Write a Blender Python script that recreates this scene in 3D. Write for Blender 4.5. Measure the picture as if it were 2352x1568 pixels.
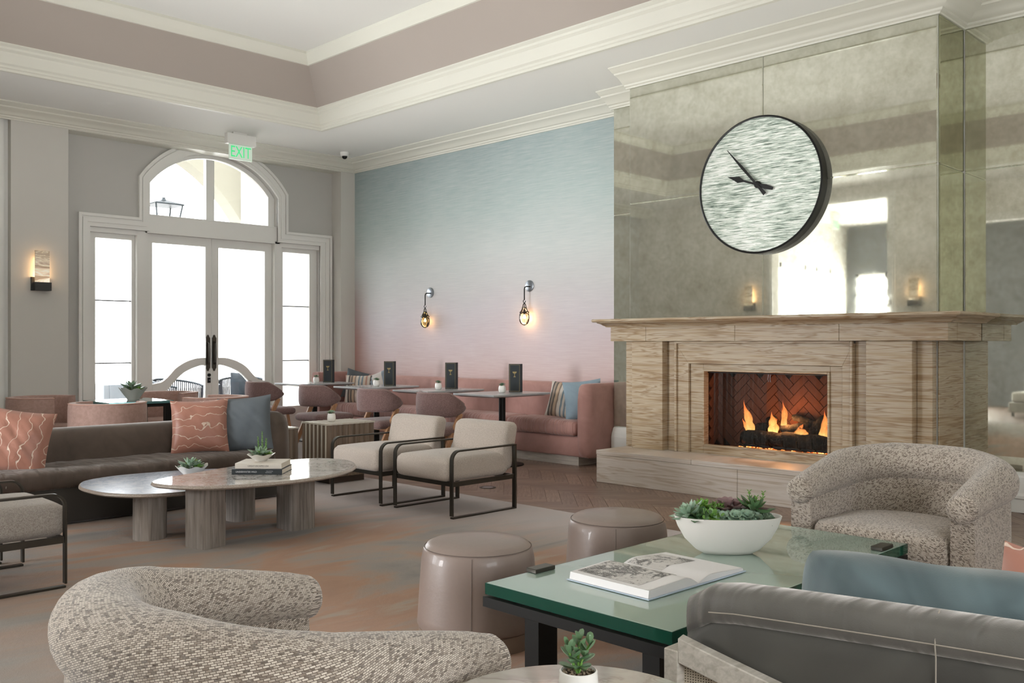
import bpy, bmesh, math, random
from mathutils import Vector, Matrix
PI=math.pi
S=bpy.context.scene; C=S.collection
for o in list(bpy.data.objects): bpy.data.objects.remove(o)
random.seed(7)
# ---------------------------------------------------------------- camera
cam=bpy.data.cameras.new('camera'); cam.lens=36*2132/2352; cam.sensor_width=36; cam.shift_y=4/2352
cam.clip_start=.05; cam.clip_end=200
co=bpy.data.objects.new('camera',cam); C.objects.link(co); co.location=(0,0,1.3)
co.rotation_euler=(PI/2,0,-PI/4); S.camera=co
# ---------------------------------------------------------------- world, sun, area lights, exposure
W=bpy.data.worlds.new('sky'); S.world=W; W.use_nodes=True
bg=W.node_tree.nodes['Background']; bg.inputs[0].default_value=(.93,.965,1,1); bg.inputs[1].default_value=8.5
def area(name,loc,rot,sx,sy,power,col=(1,1,1)):
    l=bpy.data.lights.new(name,'AREA'); l.shape='RECTANGLE'; l.size=sx; l.size_y=sy; l.energy=power; l.color=col
    o=bpy.data.objects.new(name,l); C.objects.link(o); o.location=loc; o.rotation_euler=rot; return o
area('side_room_window',(-5.35,7.97,1.55),(0,-PI/2,0),2.5,2.05,560,(.97,.985,1))     # daylight outside the tall windows of the side room
area('ceiling_wash_fill',(3.8,4.6,1.95),(PI,0,0),6.6,10.4,104,(1,.99,.96))     # added fill without a fitting, washing up over the tray and soffit
area('side_room_daylight',(-2.7,9.7,1.6),(-PI/2,0,0),3.0,2.6,150,(.97,.98,1))     # daylight outside the side room's folding doors
def point(name,loc,power,col,r=.03):
    l=bpy.data.lights.new(name,'POINT'); l.energy=power; l.color=col; l.shadow_soft_size=r
    o=bpy.data.objects.new(name,l); C.objects.link(o); o.location=loc; return o
vs=S.view_settings; S.display_settings.display_device='sRGB'
vs.view_transform='Standard'; vs.look='None'; vs.gamma=1; vs.use_curve_mapping=False; vs.exposure=0.40
# ---------------------------------------------------------------- helpers
def lin(c):
    if isinstance(c,str):
        c=c.lstrip('#'); c=[int(c[i:i+2],16)/255 for i in (0,2,4)]
    return tuple((v/12.92 if v<=.04045 else ((v+.055)/1.055)**2.4) for v in c)+(1,)
class MB:
    def __init__(s): s.v=[]; s.f=[]; s.uv={}
    def add(s,vs,fs,M=None,uvs=None):
        b=len(s.v)
        for p in vs:
            p=Vector(p); s.v.append(tuple(M@p) if M else tuple(p))
        for i,f in enumerate(fs):
            if uvs: s.uv[len(s.f)]=uvs[i]
            s.f.append([b+k for k in f])
        return s
    def box(s,x0,y0,z0,x1,y1,z1,M=None):
        v=[(x0,y0,z0),(x1,y0,z0),(x1,y1,z0),(x0,y1,z0),(x0,y0,z1),(x1,y0,z1),(x1,y1,z1),(x0,y1,z1)]
        return s.add(v,[(0,3,2,1),(4,5,6,7),(0,1,5,4),(1,2,6,5),(2,3,7,6),(3,0,4,7)],M)
    def prism(s,poly,z0,z1,M=None):
        n=len(poly)
        v=[(x,y,z0) for x,y in poly]+[(x,y,z1) for x,y in poly]
        return s.add(v,[list(range(n))[::-1],list(range(n,2*n))]+[(i,(i+1)%n,n+(i+1)%n,n+i) for i in range(n)],M)
    def lathe(s,prof,n=24,M=None,sx=1,sy=1):
        v=[];f=[]
        for r,z in prof:
            for k in range(n):
                a=2*PI*k/n; v.append((r*math.cos(a)*sx,r*math.sin(a)*sy,z))
        for i in range(len(prof)-1):
            for k in range(n):
                f.append((i*n+k,i*n+(k+1)%n,(i+1)*n+(k+1)%n,(i+1)*n+k))
        if prof[0][0]>1e-5: f.append(list(range(n))[::-1])
        if prof[-1][0]>1e-5: f.append([(len(prof)-1)*n+k for k in range(n)])
        return s.add(v,f,M)
    def tube(s,pts,r,n=10,closed=False,M=None,flat=None,up=(0,0,1),endbox=False):
        pts=[Vector(p) for p in pts]; m=len(pts); v=[];f=[];uv=[]
        R=r if isinstance(r,(list,tuple)) else [r]*m
        L=[0]
        for i in range(1,m): L.append(L[-1]+(pts[i]-pts[i-1]).length)
        ref=Vector(up); prev=None
        for i,p in enumerate(pts):
            a=pts[(i-1)%m] if (closed or i>0) else p; b=pts[(i+1)%m] if (closed or i<m-1) else p
            t=(b-a).normalized()
            if prev is None:
                n1=ref-t*ref.dot(t)
                if n1.length<.05: n1=Vector((1,0,0))-t*t.x
                n1.normalize()
            else:
                n1=prev-t*prev.dot(t)
                n1.normalize()
            prev=n1; n2=t.cross(n1)
            for k in range(n):
                if flat:
                    w,h=flat; q=[(w,h),(-w,h),(-w,-h),(w,-h)][k%4]; v.append(p+n2*q[0]*.5+n1*q[1]*.5)
                else:
                    A=2*PI*k/n; v.append(p+n1*math.cos(A)*R[i]+n2*math.sin(A)*R[i])
        mm=m if closed else m-1
        for i in range(mm):
            j=(i+1)%m
            for k in range(n):
                f.append((i*n+k,j*n+k,j*n+(k+1)%n,i*n+(k+1)%n))
                c=2*PI*max(R)
                u0,u1=L[i],(L[j] if j>i else L[i]+.05)
                if endbox and (i<3 or i>=mm-3): uv.append([(v_.y,v_.z) for v_ in (v[i*n+k],v[j*n+k],v[j*n+(k+1)%n],v[i*n+(k+1)%n])])
                else: uv.append([(u0,c*k/n),(u1,c*k/n),(u1,c*(k+1)/n),(u0,c*(k+1)/n)])
        if not closed:
            f.append([k for k in range(n)]); f.append([(m-1)*n+k for k in range(n)][::-1])
            uv.append([(v[k].y,v[k].z) for k in range(n)]); uv.append([(v[(m-1)*n+k].y,v[(m-1)*n+k].z) for k in range(n)][::-1])
        return s.add(v,f,M,uv)
    def bar(s,a,b,w,h,up=(0,0,1),M=None):
        return s.tube([a,b],1,4,False,M,flat=(w,h),up=up)
    def sweep(s,prof,path,M=None,closed=False):
        # prof: (offset to the right of travel, z); path: plan polyline
        P=[Vector((p[0],p[1])) for p in path]; n=len(P); v=[];f=[];k=len(prof)
        for i in range(n):
            ds=[]
            if i>0 or closed: ds.append((P[i]-P[i-1]).normalized())
            if i<n-1 or closed: ds.append((P[(i+1)%n]-P[i]).normalized())
            ns=[Vector((d.y,-d.x)) for d in ds]
            if len(ns)==2:
                m=ns[0]+ns[1]; m=m/(m.dot(ns[0])) if abs(m.dot(ns[0]))>1e-4 else ns[0]
            else: m=ns[0]
            for o,z in prof: v.append((P[i].x+m.x*o,P[i].y+m.y*o,z))
        for i in range(n if closed else n-1):
            j=(i+1)%n
            for q in range(k):
                f.append((i*k+q,i*k+(q+1)%k,j*k+(q+1)%k,j*k+q))
        if not closed:
            f.append(list(range(k))[::-1]); f.append([(n-1)*k+q for q in range(k)])
        return s.add(v,f,M)
    def band(s,pts,zlo,zhi,th,n=16,p=4.,M=None,cap=True,lean=0):
        # upright padded band following a plan polyline; rounded cross-section
        m=len(pts); P=[Vector((a[0],a[1])) for a in pts]
        g=lambda q,i:(q[i] if isinstance(q,(list,tuple)) else q)
        v=[];f=[];uv=[];L=0
        Ls=[]
        for i in range(m):
            if i: L+=(P[i]-P[i-1]).length
            Ls.append(L)
            a=P[max(i-1,0)];b=P[min(i+1,m-1)]; t=(b-a).normalized(); nn=Vector((t.y,-t.x))
            lo,hi,w=g(zlo,i),g(zhi,i),g(th,i); zc=(lo+hi)/2;hh=(hi-lo)/2
            for k in range(n):
                A=2*PI*k/n; ca,sa=math.cos(A),math.sin(A)
                x=math.copysign(abs(ca)**(2/p),ca)*w/2; z=math.copysign(abs(sa)**(2/p),sa)*hh
                q=P[i]+nn*(x+lean*(z+hh)); v.append((q.x,q.y,zc+z))
        for i in range(m-1):
            for k in range(n):
                k2=(k+1)%n
                f.append((i*n+k,i*n+k2,(i+1)*n+k2,(i+1)*n+k))
                uv.append([(Ls[i],v[i*n+k][2]),(Ls[i],v[i*n+k2][2]),(Ls[i+1],v[(i+1)*n+k2][2]),(Ls[i+1],v[(i+1)*n+k][2])])
        f.append(list(range(n))[::-1]); f.append([(m-1)*n+k for k in range(n)])
        for o_,rv in ((0,1),((m-1)*n,0)):
            ii=[o_+k for k in range(n)]; ax=0 if (max(v[k][0] for k in ii)-min(v[k][0] for k in ii))>(max(v[k][1] for k in ii)-min(v[k][1] for k in ii)) else 1
            uu=[(v[k][ax],v[k][2]) for k in ii]; uv.append(uu[::-1] if rv else uu)
        return s.add(v,f,M,uv)
def boxuv(me,done):
    ul=me.uv_layers.new(name='UVMap')
    for p in me.polygons:
        if p.index in done:
            for li,c in zip(p.loop_indices,done[p.index]): ul.data[li].uv=c
            continue
        n=p.normal; a=max(range(3),key=lambda i:abs(n[i])); ax=[(1,2),(0,2),(0,1)][a]
        for li in p.loop_indices:
            c=me.vertices[me.loops[li].vertex_index].co; ul.data[li].uv=(c[ax[0]],c[ax[1]])
def props(o,label=None,cat=None,group=None,kind=None):
    if label: o['label']=label
    if cat: o['category']=cat
    if group: o['group']=group
    if kind: o['kind']=kind
    return o
def mesh_of(name,mb,m,smooth=0,fix=True):
    me=bpy.data.meshes.new(name); me.from_pydata(mb.v,[],mb.f); me.update()
    boxuv(me,mb.uv)
    if fix:
        bm=bmesh.new(); bm.from_mesh(me); bmesh.ops.recalc_face_normals(bm,faces=bm.faces); bm.to_mesh(me); bm.free()
    me.materials.append(m)
    if smooth:
        me.shade_smooth(); me.set_sharp_from_angle(angle=math.radians(smooth))
    return me
def obj(name,mb,m,parent=None,smooth=0,bevel=0,seg=2,sub=0,loc=None,rot=None,fix=True,**kw):
    me=mesh_of(name,mb,m,smooth,fix)
    o=bpy.data.objects.new(name,me); C.objects.link(o)
    if parent: o.parent=parent
    if loc: o.location=loc
    if rot: o.rotation_euler=rot
    if bevel:
        b=o.modifiers.new('bevel','BEVEL'); b.width=bevel; b.segments=seg; b.limit_method='ANGLE'; b.angle_limit=math.radians(40)
        if not smooth and seg>1:
            me.shade_smooth(); me.set_sharp_from_angle(angle=math.radians(30)) if seg<3 else None
    if sub:
        q=o.modifiers.new('sub','SUBSURF'); q.levels=sub; q.render_levels=sub
    return props(o,**kw)
def thing(name,label,cat,loc=(0,0,0),rz=0,group=None,kind=None):
    o=bpy.data.objects.new(name,None); C.objects.link(o); o.location=loc; o.rotation_euler=(0,0,rz)
    o.empty_display_size=.1
    return props(o,label,cat,group,kind)
def struct(name,mb,m,**kw):
    o=obj(name,mb,m,**kw); o['kind']='structure'; return o
def kids(o): return [c for c in bpy.data.objects if c.parent is o]
def dup(root,loc,rz,label=None,group=None):
    def cp(o,par):
        c=o.copy(); C.objects.link(c); c.parent=par
        for g in list(o.children): cp(g,c)
        return c
    r=cp(root,None); r.location=loc; r.rotation_euler=(0,0,rz)
    if label: r['label']=label
    if group: r['group']=group
    return r
def T(x=0,y=0,z=0,rx=0,ry=0,rz=0,s=1):
    return Matrix.Translation((x,y,z))@Matrix.Rotation(rz,4,'Z')@Matrix.Rotation(ry,4,'Y')@Matrix.Rotation(rx,4,'X')@Matrix.Scale(s,4)
def text(name,body,size,m,parent,M,ext=.0006,align='CENTER'):
    cu=bpy.data.curves.new(name,'FONT'); cu.body=body; cu.size=size; cu.extrude=ext; cu.align_x=align; cu.align_y='CENTER'
    t=bpy.data.objects.new(name,cu); C.objects.link(t)
    me=bpy.data.meshes.new_from_object(t); bpy.data.objects.remove(t)
    me.materials.clear(); me.materials.append(m); me.transform(M)
    o=bpy.data.objects.new(name,me); C.objects.link(o); o.parent=parent; return o
def spline(pts,k=8,closed=True):
    out=[];n=len(pts)
    rng=n if closed else n-1
    for i in range(rng):
        g=(lambda j:Vector(pts[j%n])) if closed else (lambda j:Vector(pts[max(0,min(n-1,j))]))
        p0,p1,p2,p3=g(i-1),g(i),g(i+1),g(i+2)
        for q in range(k):
            t=q/k
            out.append(.5*((2*p1)+(p2-p0)*t+(2*p0-5*p1+4*p2-p3)*t*t+(3*p1-p0-3*p2+p3)*t**3))
    if not closed: out.append(Vector(pts[-1]))
    return [tuple(p) for p in out]
# ---------------------------------------------------------------- materials
class N:
    def __init__(s,name):
        s.m=bpy.data.materials.new(name); s.m.use_nodes=True; s.t=s.m.node_tree; s.b=s.t.nodes['Principled BSDF']; s.out=s.t.nodes['Material Output']
    def n(s,typ,ins=None,**kw):
        x=s.t.nodes.new(typ)
        for k,v in kw.items(): setattr(x,k,v)
        for k,v in (ins or {}).items():
            if isinstance(v,bpy.types.NodeSocket): s.t.links.new(v,x.inputs[k])
            else: x.inputs[k].default_value=v
        return x
    def l(s,a,b): s.t.links.new(a,b)
    def co(s,kind='Object',scale=(1,1,1),rot=(0,0,0)):
        c=s.n('ShaderNodeTexCoord'); mp=s.n('ShaderNodeMapping',{'Vector':c.outputs[kind],'Scale':scale,'Rotation':rot}); return mp.outputs[0]
    def noise(s,vec,scale=5,detail=3,rough=.5,dist=0):
        return s.n('ShaderNodeTexNoise',{'Vector':vec,'Scale':scale,'Detail':detail,'Roughness':rough,'Distortion':dist})
    def ramp(s,fac,stops,interp='LINEAR'):
        r=s.n('ShaderNodeValToRGB',{'Fac':fac}); r.color_ramp.interpolation=interp; e=r.color_ramp.elements
        while len(e)<len(stops): e.new(.5)
        for i,(p,c) in enumerate(stops):
            e[i].position=p; e[i].color=lin(c) if isinstance(c,str) else (c if len(c)==4 else tuple(c)+(1,))
        return r.outputs[0]
    def mix(s,f,a,b,mode='MIX'):
        x=s.n('ShaderNodeMix',data_type='RGBA',blend_type=mode)
        for k,v in ((0,f),(6,a),(7,b)):
            if isinstance(v,bpy.types.NodeSocket): s.t.links.new(v,x.inputs[k])
            else: x.inputs[k].default_value=lin(v) if isinstance(v,str) else v
        return x.outputs[2]
    def math(s,op,a,b=0,c=0):
        x=s.n('ShaderNodeMath',operation=op)
        for k,v in enumerate((a,b,c)):
            if isinstance(v,bpy.types.NodeSocket): s.t.links.new(v,x.inputs[k])
            else: x.inputs[k].default_value=v
        return x.outputs[0]
    def sep(s,v): return s.n('ShaderNodeSeparateXYZ',{0:v}).outputs
    def bump(s,h,st=.3,d=.01):
        b=s.n('ShaderNodeBump',{'Height':h,'Strength':st,'Distance':d}); s.l(b.outputs[0],s.b.inputs['Normal']); return b
    def set(s,color=None,rough=None,metal=None,**kw):
        for k,v in (('Base Color',color),('Roughness',rough),('Metallic',metal)):
            if v is None: continue
            if isinstance(v,bpy.types.NodeSocket): s.l(v,s.b.inputs[k])
            else: s.b.inputs[k].default_value=lin(v) if isinstance(v,str) else v
        for k,v in kw.items():
            k=k.replace('_',' ')
            if isinstance(v,bpy.types.NodeSocket): s.l(v,s.b.inputs[k])
            else: s.b.inputs[k].default_value=v
        return s.m
MT={}
def flat(name,c,rough=.6,metal=0,nz=0,ns=30,**kw):
    if name in MT: return MT[name]
    q=N(name); col=c
    if nz:
        x=q.noise(q.co(),ns,4); col=q.mix(x.outputs[0],c,tuple(v*(1-nz) for v in lin(c)[:3])+(1,)) if isinstance(c,str) else c
        q.bump(x.outputs[0],.15,.004)
    MT[name]=q.set(col,rough,metal,**kw); return MT[name]
def velvet(name,c,c2,sheen=.6,wr=0,rough=.75,pat=5):
    q=N(name); v=q.co(); a=q.noise(v,pat,3,.6,.6); f=q.noise(v,260,2)
    col=q.mix(q.ramp(a.outputs[0],[(.35,(0,0,0)),(.7,(1,1,1))]),c,c2)
    h=q.math('MULTIPLY',f.outputs[0],.035)
    if wr:
        w=q.noise(q.co('Object',wr if isinstance(wr,tuple) else (wr,wr,3)),1,2,.5,.3); h=q.math('ADD',h,q.math('MULTIPLY',w.outputs[0],2.2))
    q.bump(h,.6 if wr else .45,.02 if wr else .012)
    MT[name]=q.set(col,rough,Sheen_Weight=sheen,Sheen_Roughness=.4,Sheen_Tint=lin('#f3ece6')); return MT[name]
def tweed(name,c1,c2,c3,sc=420,bump=.35):
    q=N(name); v=q.co(); a=q.noise(v,sc,3,.7); b=q.noise(v,sc*.35,2)
    col=q.ramp(q.math('ADD',q.math('MULTIPLY',a.outputs[0],.75),q.math('MULTIPLY',b.outputs[0],.25)),[(.38,c1),(.5,c2),(.63,c3)])
    q.bump(a.outputs[0],bump,.003); MT[name]=q.set(col,.95,Sheen_Weight=.25); return MT[name]
WHITE=flat('white_paint','#e9e8e3',.45)
CROWN=flat('crown_paint','#d9d8cc',.45)
CEIL=flat('ceiling_paint','#e3e3de',.8)
TAUPE=flat('taupe_paint','#a99f96',.8,nz=.04,ns=3)
GREYW=flat('grey_wall_paint','#c1bfba',.8,nz=.04,ns=3)
PIER=flat('pier_paint','#d0cdc6',.8,nz=.03,ns=3)
BRONZE=flat('dark_bronze','#4a4741',.35,.85)
BLACKM=flat('black_metal','#1c1c1b',.4,.6)
DARKG=flat('dark_graphite','#3c3c3b',.45,.3)
STEEL=flat('brushed_steel','#8b9096',.3,.9)
GOLD=flat('gold_print','#a9976a',.35,.6)
PORC=flat('white_porcelain','#e8e5df',.25)
SOIL=flat('soil','#5a4a3a',.95,nz=.5,ns=200)
def glassmat(name='window_glass',tint=(1,1,1,1),gl=.05):
    q=N(name); tr=q.n('ShaderNodeBsdfTransparent',{'Color':tint}); g=q.n('ShaderNodeBsdfGlossy',{'Roughness':0.02})
    fr=q.n('ShaderNodeFresnel',{'IOR':1.45}); mx=q.n('ShaderNodeMixShader',{0:q.math('MULTIPLY',fr.outputs[0],gl*16),1:tr.outputs[0],2:g.outputs[0]})
    q.l(mx.outputs[0],q.out.inputs[0]); MT[name]=q.m; return q.m
PANE=glassmat()
# ombre grasscloth wall: teal at the top, pale, then pink and coral at the foot
q=N('ombre_wallcovering'); v=q.co(); s_=q.sep(v); st=q.noise(q.co('Object',(1,3,90)),1,3,.6); cl=q.noise(v,.9,3,.5,.3); cl2=q.noise(q.co('Object',(1,14,14)),1,2)
z=q.math('ADD',s_[2],q.math('MULTIPLY',q.math('SUBTRACT',cl.outputs[0],.5),.55))
base=q.ramp(q.math('DIVIDE',z,4.0),[(.18,'#c2a19c'),(.25,'#c9b2b0'),(.33,'#cbbabd'),(.42,'#ccc4c8'),(.50,'#c9c8c8'),(.62,'#c0c7c5'),(.76,'#a6b7b5'),(.95,'#8d9fa0')])
col=q.mix(q.math('MULTIPLY',q.math('SUBTRACT',st.outputs[0],.35),.55),base,'#f2ede8'); col=q.mix(q.math('MULTIPLY',cl2.outputs[0],.12),col,'#d8d4cc')
# coral band where the covering meets the corner pier
yy=q.n('ShaderNodeMapRange',{'Value':s_[1],1:10.95,2:11.345,3:0,4:1}).outputs[0]
low=q.n('ShaderNodeMapRange',{'Value':s_[2],1:2.3,2:1.3,3:0,4:1}).outputs[0]
col=q.mix(q.math('MULTIPLY',q.math('MULTIPLY',yy,low),.7),col,'#b8806e')
q.bump(st.outputs[0],.25,.002); OMBRE=q.set(col,.75)
# antique mirror
def mirror(name,tint,mott,mo=.5):
    q=N(name); v=q.co(); a=q.noise(v,5,6,.7,.3); b=q.noise(v,22,4,.6)
    f=q.math('MULTIPLY',q.ramp(q.math('ADD',q.math('MULTIPLY',a.outputs[0],.6),q.math('MULTIPLY',b.outputs[0],.4)),[(.38,(0,0,0)),(.66,(1,1,1))]),mo)
    col=q.mix(f,tint,mott); w=q.noise(v,1.1,1); q.bump(w.outputs[0],.012,.02)
    MT[name]=q.set(col,q.math('ADD',q.math('MULTIPLY',f,.05),.015),.84); return q.m
MIRR=mirror('antique_mirror','#dfe0d2','#b5b3a0',.7); MIRR2=mirror('antique_mirror_side','#b5b596','#8f8f72')
# striped sandstone (its length runs along local x or y; stripes lie flat)
def stone(name,dark,mid,light,tilt=0,sc=1,con=1):
    q=N(name); v=q.co('Object',(.55*sc,.55*sc,9*sc),(tilt,tilt*.6,0)); a=q.noise(v,1.6,4,.5,.7); b=q.noise(q.co('Object',(1.2*sc,1.2*sc,48*sc),(tilt,0,0)),1,3,.5,.3)
    oi=q.n('ShaderNodeObjectInfo')
    h=q.math('ADD',q.math('MULTIPLY',a.outputs[0],.7),q.math('MULTIPLY',b.outputs[0],.3))
    col=q.ramp(h,[(.34,dark),(.40,mid),(.46,light),(.49,dark),(.515,light),(.56,mid),(.60,dark),(.63,light),(.72,mid)])
    col=q.mix(q.math('MULTIPLY',q.math('SUBTRACT',oi.outputs['Random'],.3),.16),col,dark)
    MT[name]=q.set(col,.42); return q.m
STONE=stone('sandstone','#957856','#b59f80','#c5b69e',.03)
HEARTH=stone('hearth_stone','#bcab98','#cfc4b8','#d9d0c7',.12,.6)
# marble
def marble(name,base,vein,vein2,sc=1.6,rough=.08):
    q=N(name); v=q.co('Object',(1,1,1),(0,0,.5)); d=q.noise(v,sc*1.4,4,.6); 
    dv=q.n('ShaderNodeVectorMath',{0:v,1:q.n('ShaderNodeVectorMath',{0:d.outputs[1],3:.9},operation='SCALE').outputs[0]},operation='ADD').outputs[0]
    a=q.noise(dv,sc*2.2,5,.65); vn=q.math('ABSOLUTE',q.math('SUBTRACT',a.outputs[0],.5))
    col=q.ramp(vn,[(0,vein),(.025,vein2),(.11,base)]); cl=q.noise(v,sc,3); col=q.mix(q.math('MULTIPLY',cl.outputs[0],.35),col,vein2)
    MT[name]=q.set(col,rough,Coat_Weight=.4,Coat_Roughness=.03); return q.m
MARB=marble('grey_white_marble','#dedad6','#8a837e','#c6c1bc',2.2)
MARB2=marble('blue_grey_marble','#c2c8d4','#8b91a0','#aab2c2',2.0,.26)
MARB3=marble('pale_marble','#e2dfd8','#b9b4ab','#d3cfc7',1.2,.15)
EDGE=marble('marble_edge','#b5aaa0','#75695f','#9a8d82',9,.35)
q=N('travertine_leg'); v=q.co('Object',(45,45,2.2)); a=q.noise(v,1,4,.65,.4); b=q.noise(q.co(),6,3)
q.bump(a.outputs[0],.3,.003); TRAV=q.set(q.mix(q.math('MULTIPLY',b.outputs[0],.4),q.ramp(a.outputs[0],[(.35,'#6f665f'),(.5,'#8c837b'),(.68,'#a59c93')]),'#7d736b'),.7)
# woods
def wood(name,dark,light,scale=(3,60,60),rough=.5,rnd=.0):
    q=N(name); v=q.co('Object',scale); a=q.noise(v,1,4,.6,.6); col=q.ramp(a.outputs[0],[(.32,dark),(.68,light)])
    if rnd:
        oi=q.n('ShaderNodeObjectInfo'); r=q.ramp(oi.outputs['Random'],[(0,(1-rnd,)*3),(1,(1+rnd*.4,)*3)]); col=q.mix(1,col,r,'MULTIPLY')
    MT[name]=q.set(col,rough); return q.m
PLANK=wood('floor_oak','#725b4e','#9a8273',(5,70,70),.36,.26)
WOODL=wood('chair_wood','#94694a','#b98d68',(30,30,4),.5)
FLUTE=wood('fluted_walnut','#6b5a4b','#8b7866',(40,40,1.5),.55)
OAKG=wood('limed_oak','#a39c90','#c3bdb2',(6,50,60),.55)
PLINTH=wood('plinth_wood','#9d948a','#bab2a8',(4,4,60),.5)
# rug
q=N('painterly_rug'); v=q.co('Object',(1,1,1),(0,0,math.radians(38))); v1=q.co('Object',(.5,1.5,1),(0,0,math.radians(28)))
a=q.noise(v1,1.05,4,.55,1.4); b=q.noise(q.co('Object',(.7,2.6,1),(0,0,math.radians(20))),1.3,5,.6,1.0); f=q.noise(v,330,2,.7); fb=q.noise(v,45,3)
col=q.ramp(q.math('ADD',q.math('MULTIPLY',a.outputs[0],.72),q.math('MULTIPLY',b.outputs[0],.28)),[(.34,'#827e7a'),(.42,'#948c86'),(.47,'#a08c7d'),(.52,'#ac8469'),(.57,'#a57d64'),(.63,'#a8937f'),(.70,'#908a88')])
sp=q.sep(q.co()); edge=q.n('ShaderNodeMapRange',{'Value':q.math('ADD',q.math('ADD',sp[0],q.math('MULTIPLY',sp[1],.22)),q.math('MULTIPLY',a.outputs[0],1.2)),1:5.6,2:6.5,3:0,4:.85}).outputs[0]
left=q.n('ShaderNodeMapRange',{'Value':q.math('SUBTRACT',sp[0],q.math('MULTIPLY',b.outputs[0],1.5)),1:1.3,2:.3,3:0,4:.85}).outputs[0]
col=q.mix(edge,col,'#cbc3c3'); col=q.mix(left,col,'#857f79'); col=q.mix(q.math('MULTIPLY',f.outputs[0],.28),col,'#8f8478')
q.bump(q.math('ADD',f.outputs[0],fb.outputs[0]),.5,.006); RUG=q.set(col,.97,Sheen_Weight=.15)
# fabrics
SOFA=velvet('taupe_brown_velvet','#53453c','#43382f',.22,(16,5,3))
PINKV=velvet('rose_velvet','#ab8077','#9d736a',.35,0)
PINKW=velvet('rose_velvet_gathered','#ad8279','#9d736a',.35,(4,34,2.5))
BLUSH=velvet('blush_chenille','#b5958a','#a5867b',.30,0,.85,30)
MAUVE=tweed('mauve_boucle','#5c4440','#7b615d','#947a76',300)
CREAM=tweed('oatmeal_tweed','#978b80','#b3a79b','#c8bdb2',420)
CREAM2=tweed('grey_oatmeal_tweed','#857c74','#a0978f','#b6aea6',300)
BLUEP=velvet('slate_blue_linen','#62686c','#585f64',.1,3,.9)
LBLUE=velvet('pale_blue_linen','#8fa3ae','#8397a4',.2,5)
TEAL=velvet('teal_velvet','#455457','#647679',.7,3.5,.6,3)
GREYV=velvet('grey_velvet','#3b3934','#4d4b45',.75,0,.65,2.4)
GREYW2=velvet('grey_velvet_gathered','#4f4c47','#63605a',.75,(3,13,3),.65,3)
TEALD=velvet('deep_teal_velvet','#3f5552','#4a625f',.4,0)
LEATH=flat('blush_leather','#8d7d75',.42,nz=.08,ns=60,Coat_Weight=.15)
SEAM=flat('stitch_thread','#6f625b',.8); SEAML=flat('pale_stitch','#9c9488',.8)
# woven boucle: short dashes laid in a basket weave, on metre-scaled UVs
q=N('basket_weave_boucle'); uv=q.co('UV',(1,1,1),(0,0,math.radians(24)))
br=q.n('ShaderNodeTexBrick',{'Vector':uv,'Scale':1,'Color1':(0,0,0,1),'Color2':(1,1,1,1),'Mortar':(.0,.0,.0,1),'Mortar Size':.0008,'Mortar Smooth':.5,'Bias':0,'Brick Width':.0092,'Row Height':.0044},offset=.42)
nz=q.noise(q.co('UV',(60,400,1)),1,3,.6); nz2=q.noise(q.co(),500,2)
f=q.ramp(nz.outputs[0],[(.40,(0,0,0)),(.60,(1,1,1))])
yarn=q.ramp(br.outputs[0],[(0,'#54473b'),(.10,'#6a5b4e'),(.26,'#9a8a7a'),(.45,'#bfb2a3'),(1,'#d6cbbd')]); col=q.mix(q.math('MULTIPLY',br.outputs['Fac'],.9),q.mix(q.math('MULTIPLY',f,.25),yarn,'#efe7dc'),'#74665a')
q.bump(q.math('ADD',q.math('MULTIPLY',q.math('SUBTRACT',1,br.outputs['Fac']),.8),q.math('MULTIPLY',nz2.outputs[0],.3)),.6,.003); BOUC=q.set(col,.95,Sheen_Weight=.35,Sheen_Roughness=.5)
# coral satin with stitched contour lines
def contour(name,c,c2,line,axis=1):
    q=N(name); u=q.co('UV'); s_=q.sep(u); n1=q.noise(u,14,1.5,.4,.0); n2=q.noise(u,4,1)
    h=q.math('ADD',q.math('MULTIPLY',s_[axis],13),q.math('ADD',q.math('MULTIPLY',n1.outputs[0],1.4),q.math('MULTIPLY',n2.outputs[0],1.9)))
    d=q.math('ABSOLUTE',q.math('SUBTRACT',q.math('FRACT',h),.5)); ln=q.ramp(d,[(.026,(1,1,1)),(.046,(0,0,0))])
    col=q.mix(ln,q.mix(n2.outputs[0],c,c2),line); q.bump(q.math('ADD',ln,q.math('MULTIPLY',q.noise(q.co(),9,2,.5,1).outputs[0],2)),.35,.008)
    MT[name]=q.set(col,.45,Sheen_Weight=.3); return q.m
CORAL=contour('coral_satin_contour','#aa7663','#9c6856','#d3bba8'); CORALV=contour('coral_satin_contour_side','#aa7663','#986654','#d3bba8',0)
q=N('striped_linen'); s_=q.sep(q.co('UV')); stp=q.ramp(q.math('FRACT',q.math('MULTIPLY',s_[0],3.3)),[(0,'#c9bfb4'),(.08,'#7f8b93'),(.16,'#cdbfae'),(.26,'#b58f80'),(.34,'#ccc3b8'),(.46,'#5d5753'),(.52,'#a39284'),(.6,'#6a625c'),(.66,'#c1a890'),(.76,'#8d7d70'),(.82,'#d2c9be'),(.93,'#7c8a92')],'CONSTANT')
q.bump(q.noise(q.co(),200,2).outputs[0],.3,.004); STRIPE=q.set(stp,.9)
q=N('pale_striped_linen'); s_=q.sep(q.co('UV')); stp=q.ramp(q.math('FRACT',q.math('MULTIPLY',s_[0],5)),[(0,'#cfc9c3'),(.7,'#8f9ba6')],'CONSTANT'); PSTRIPE=q.set(stp,.9)
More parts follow.
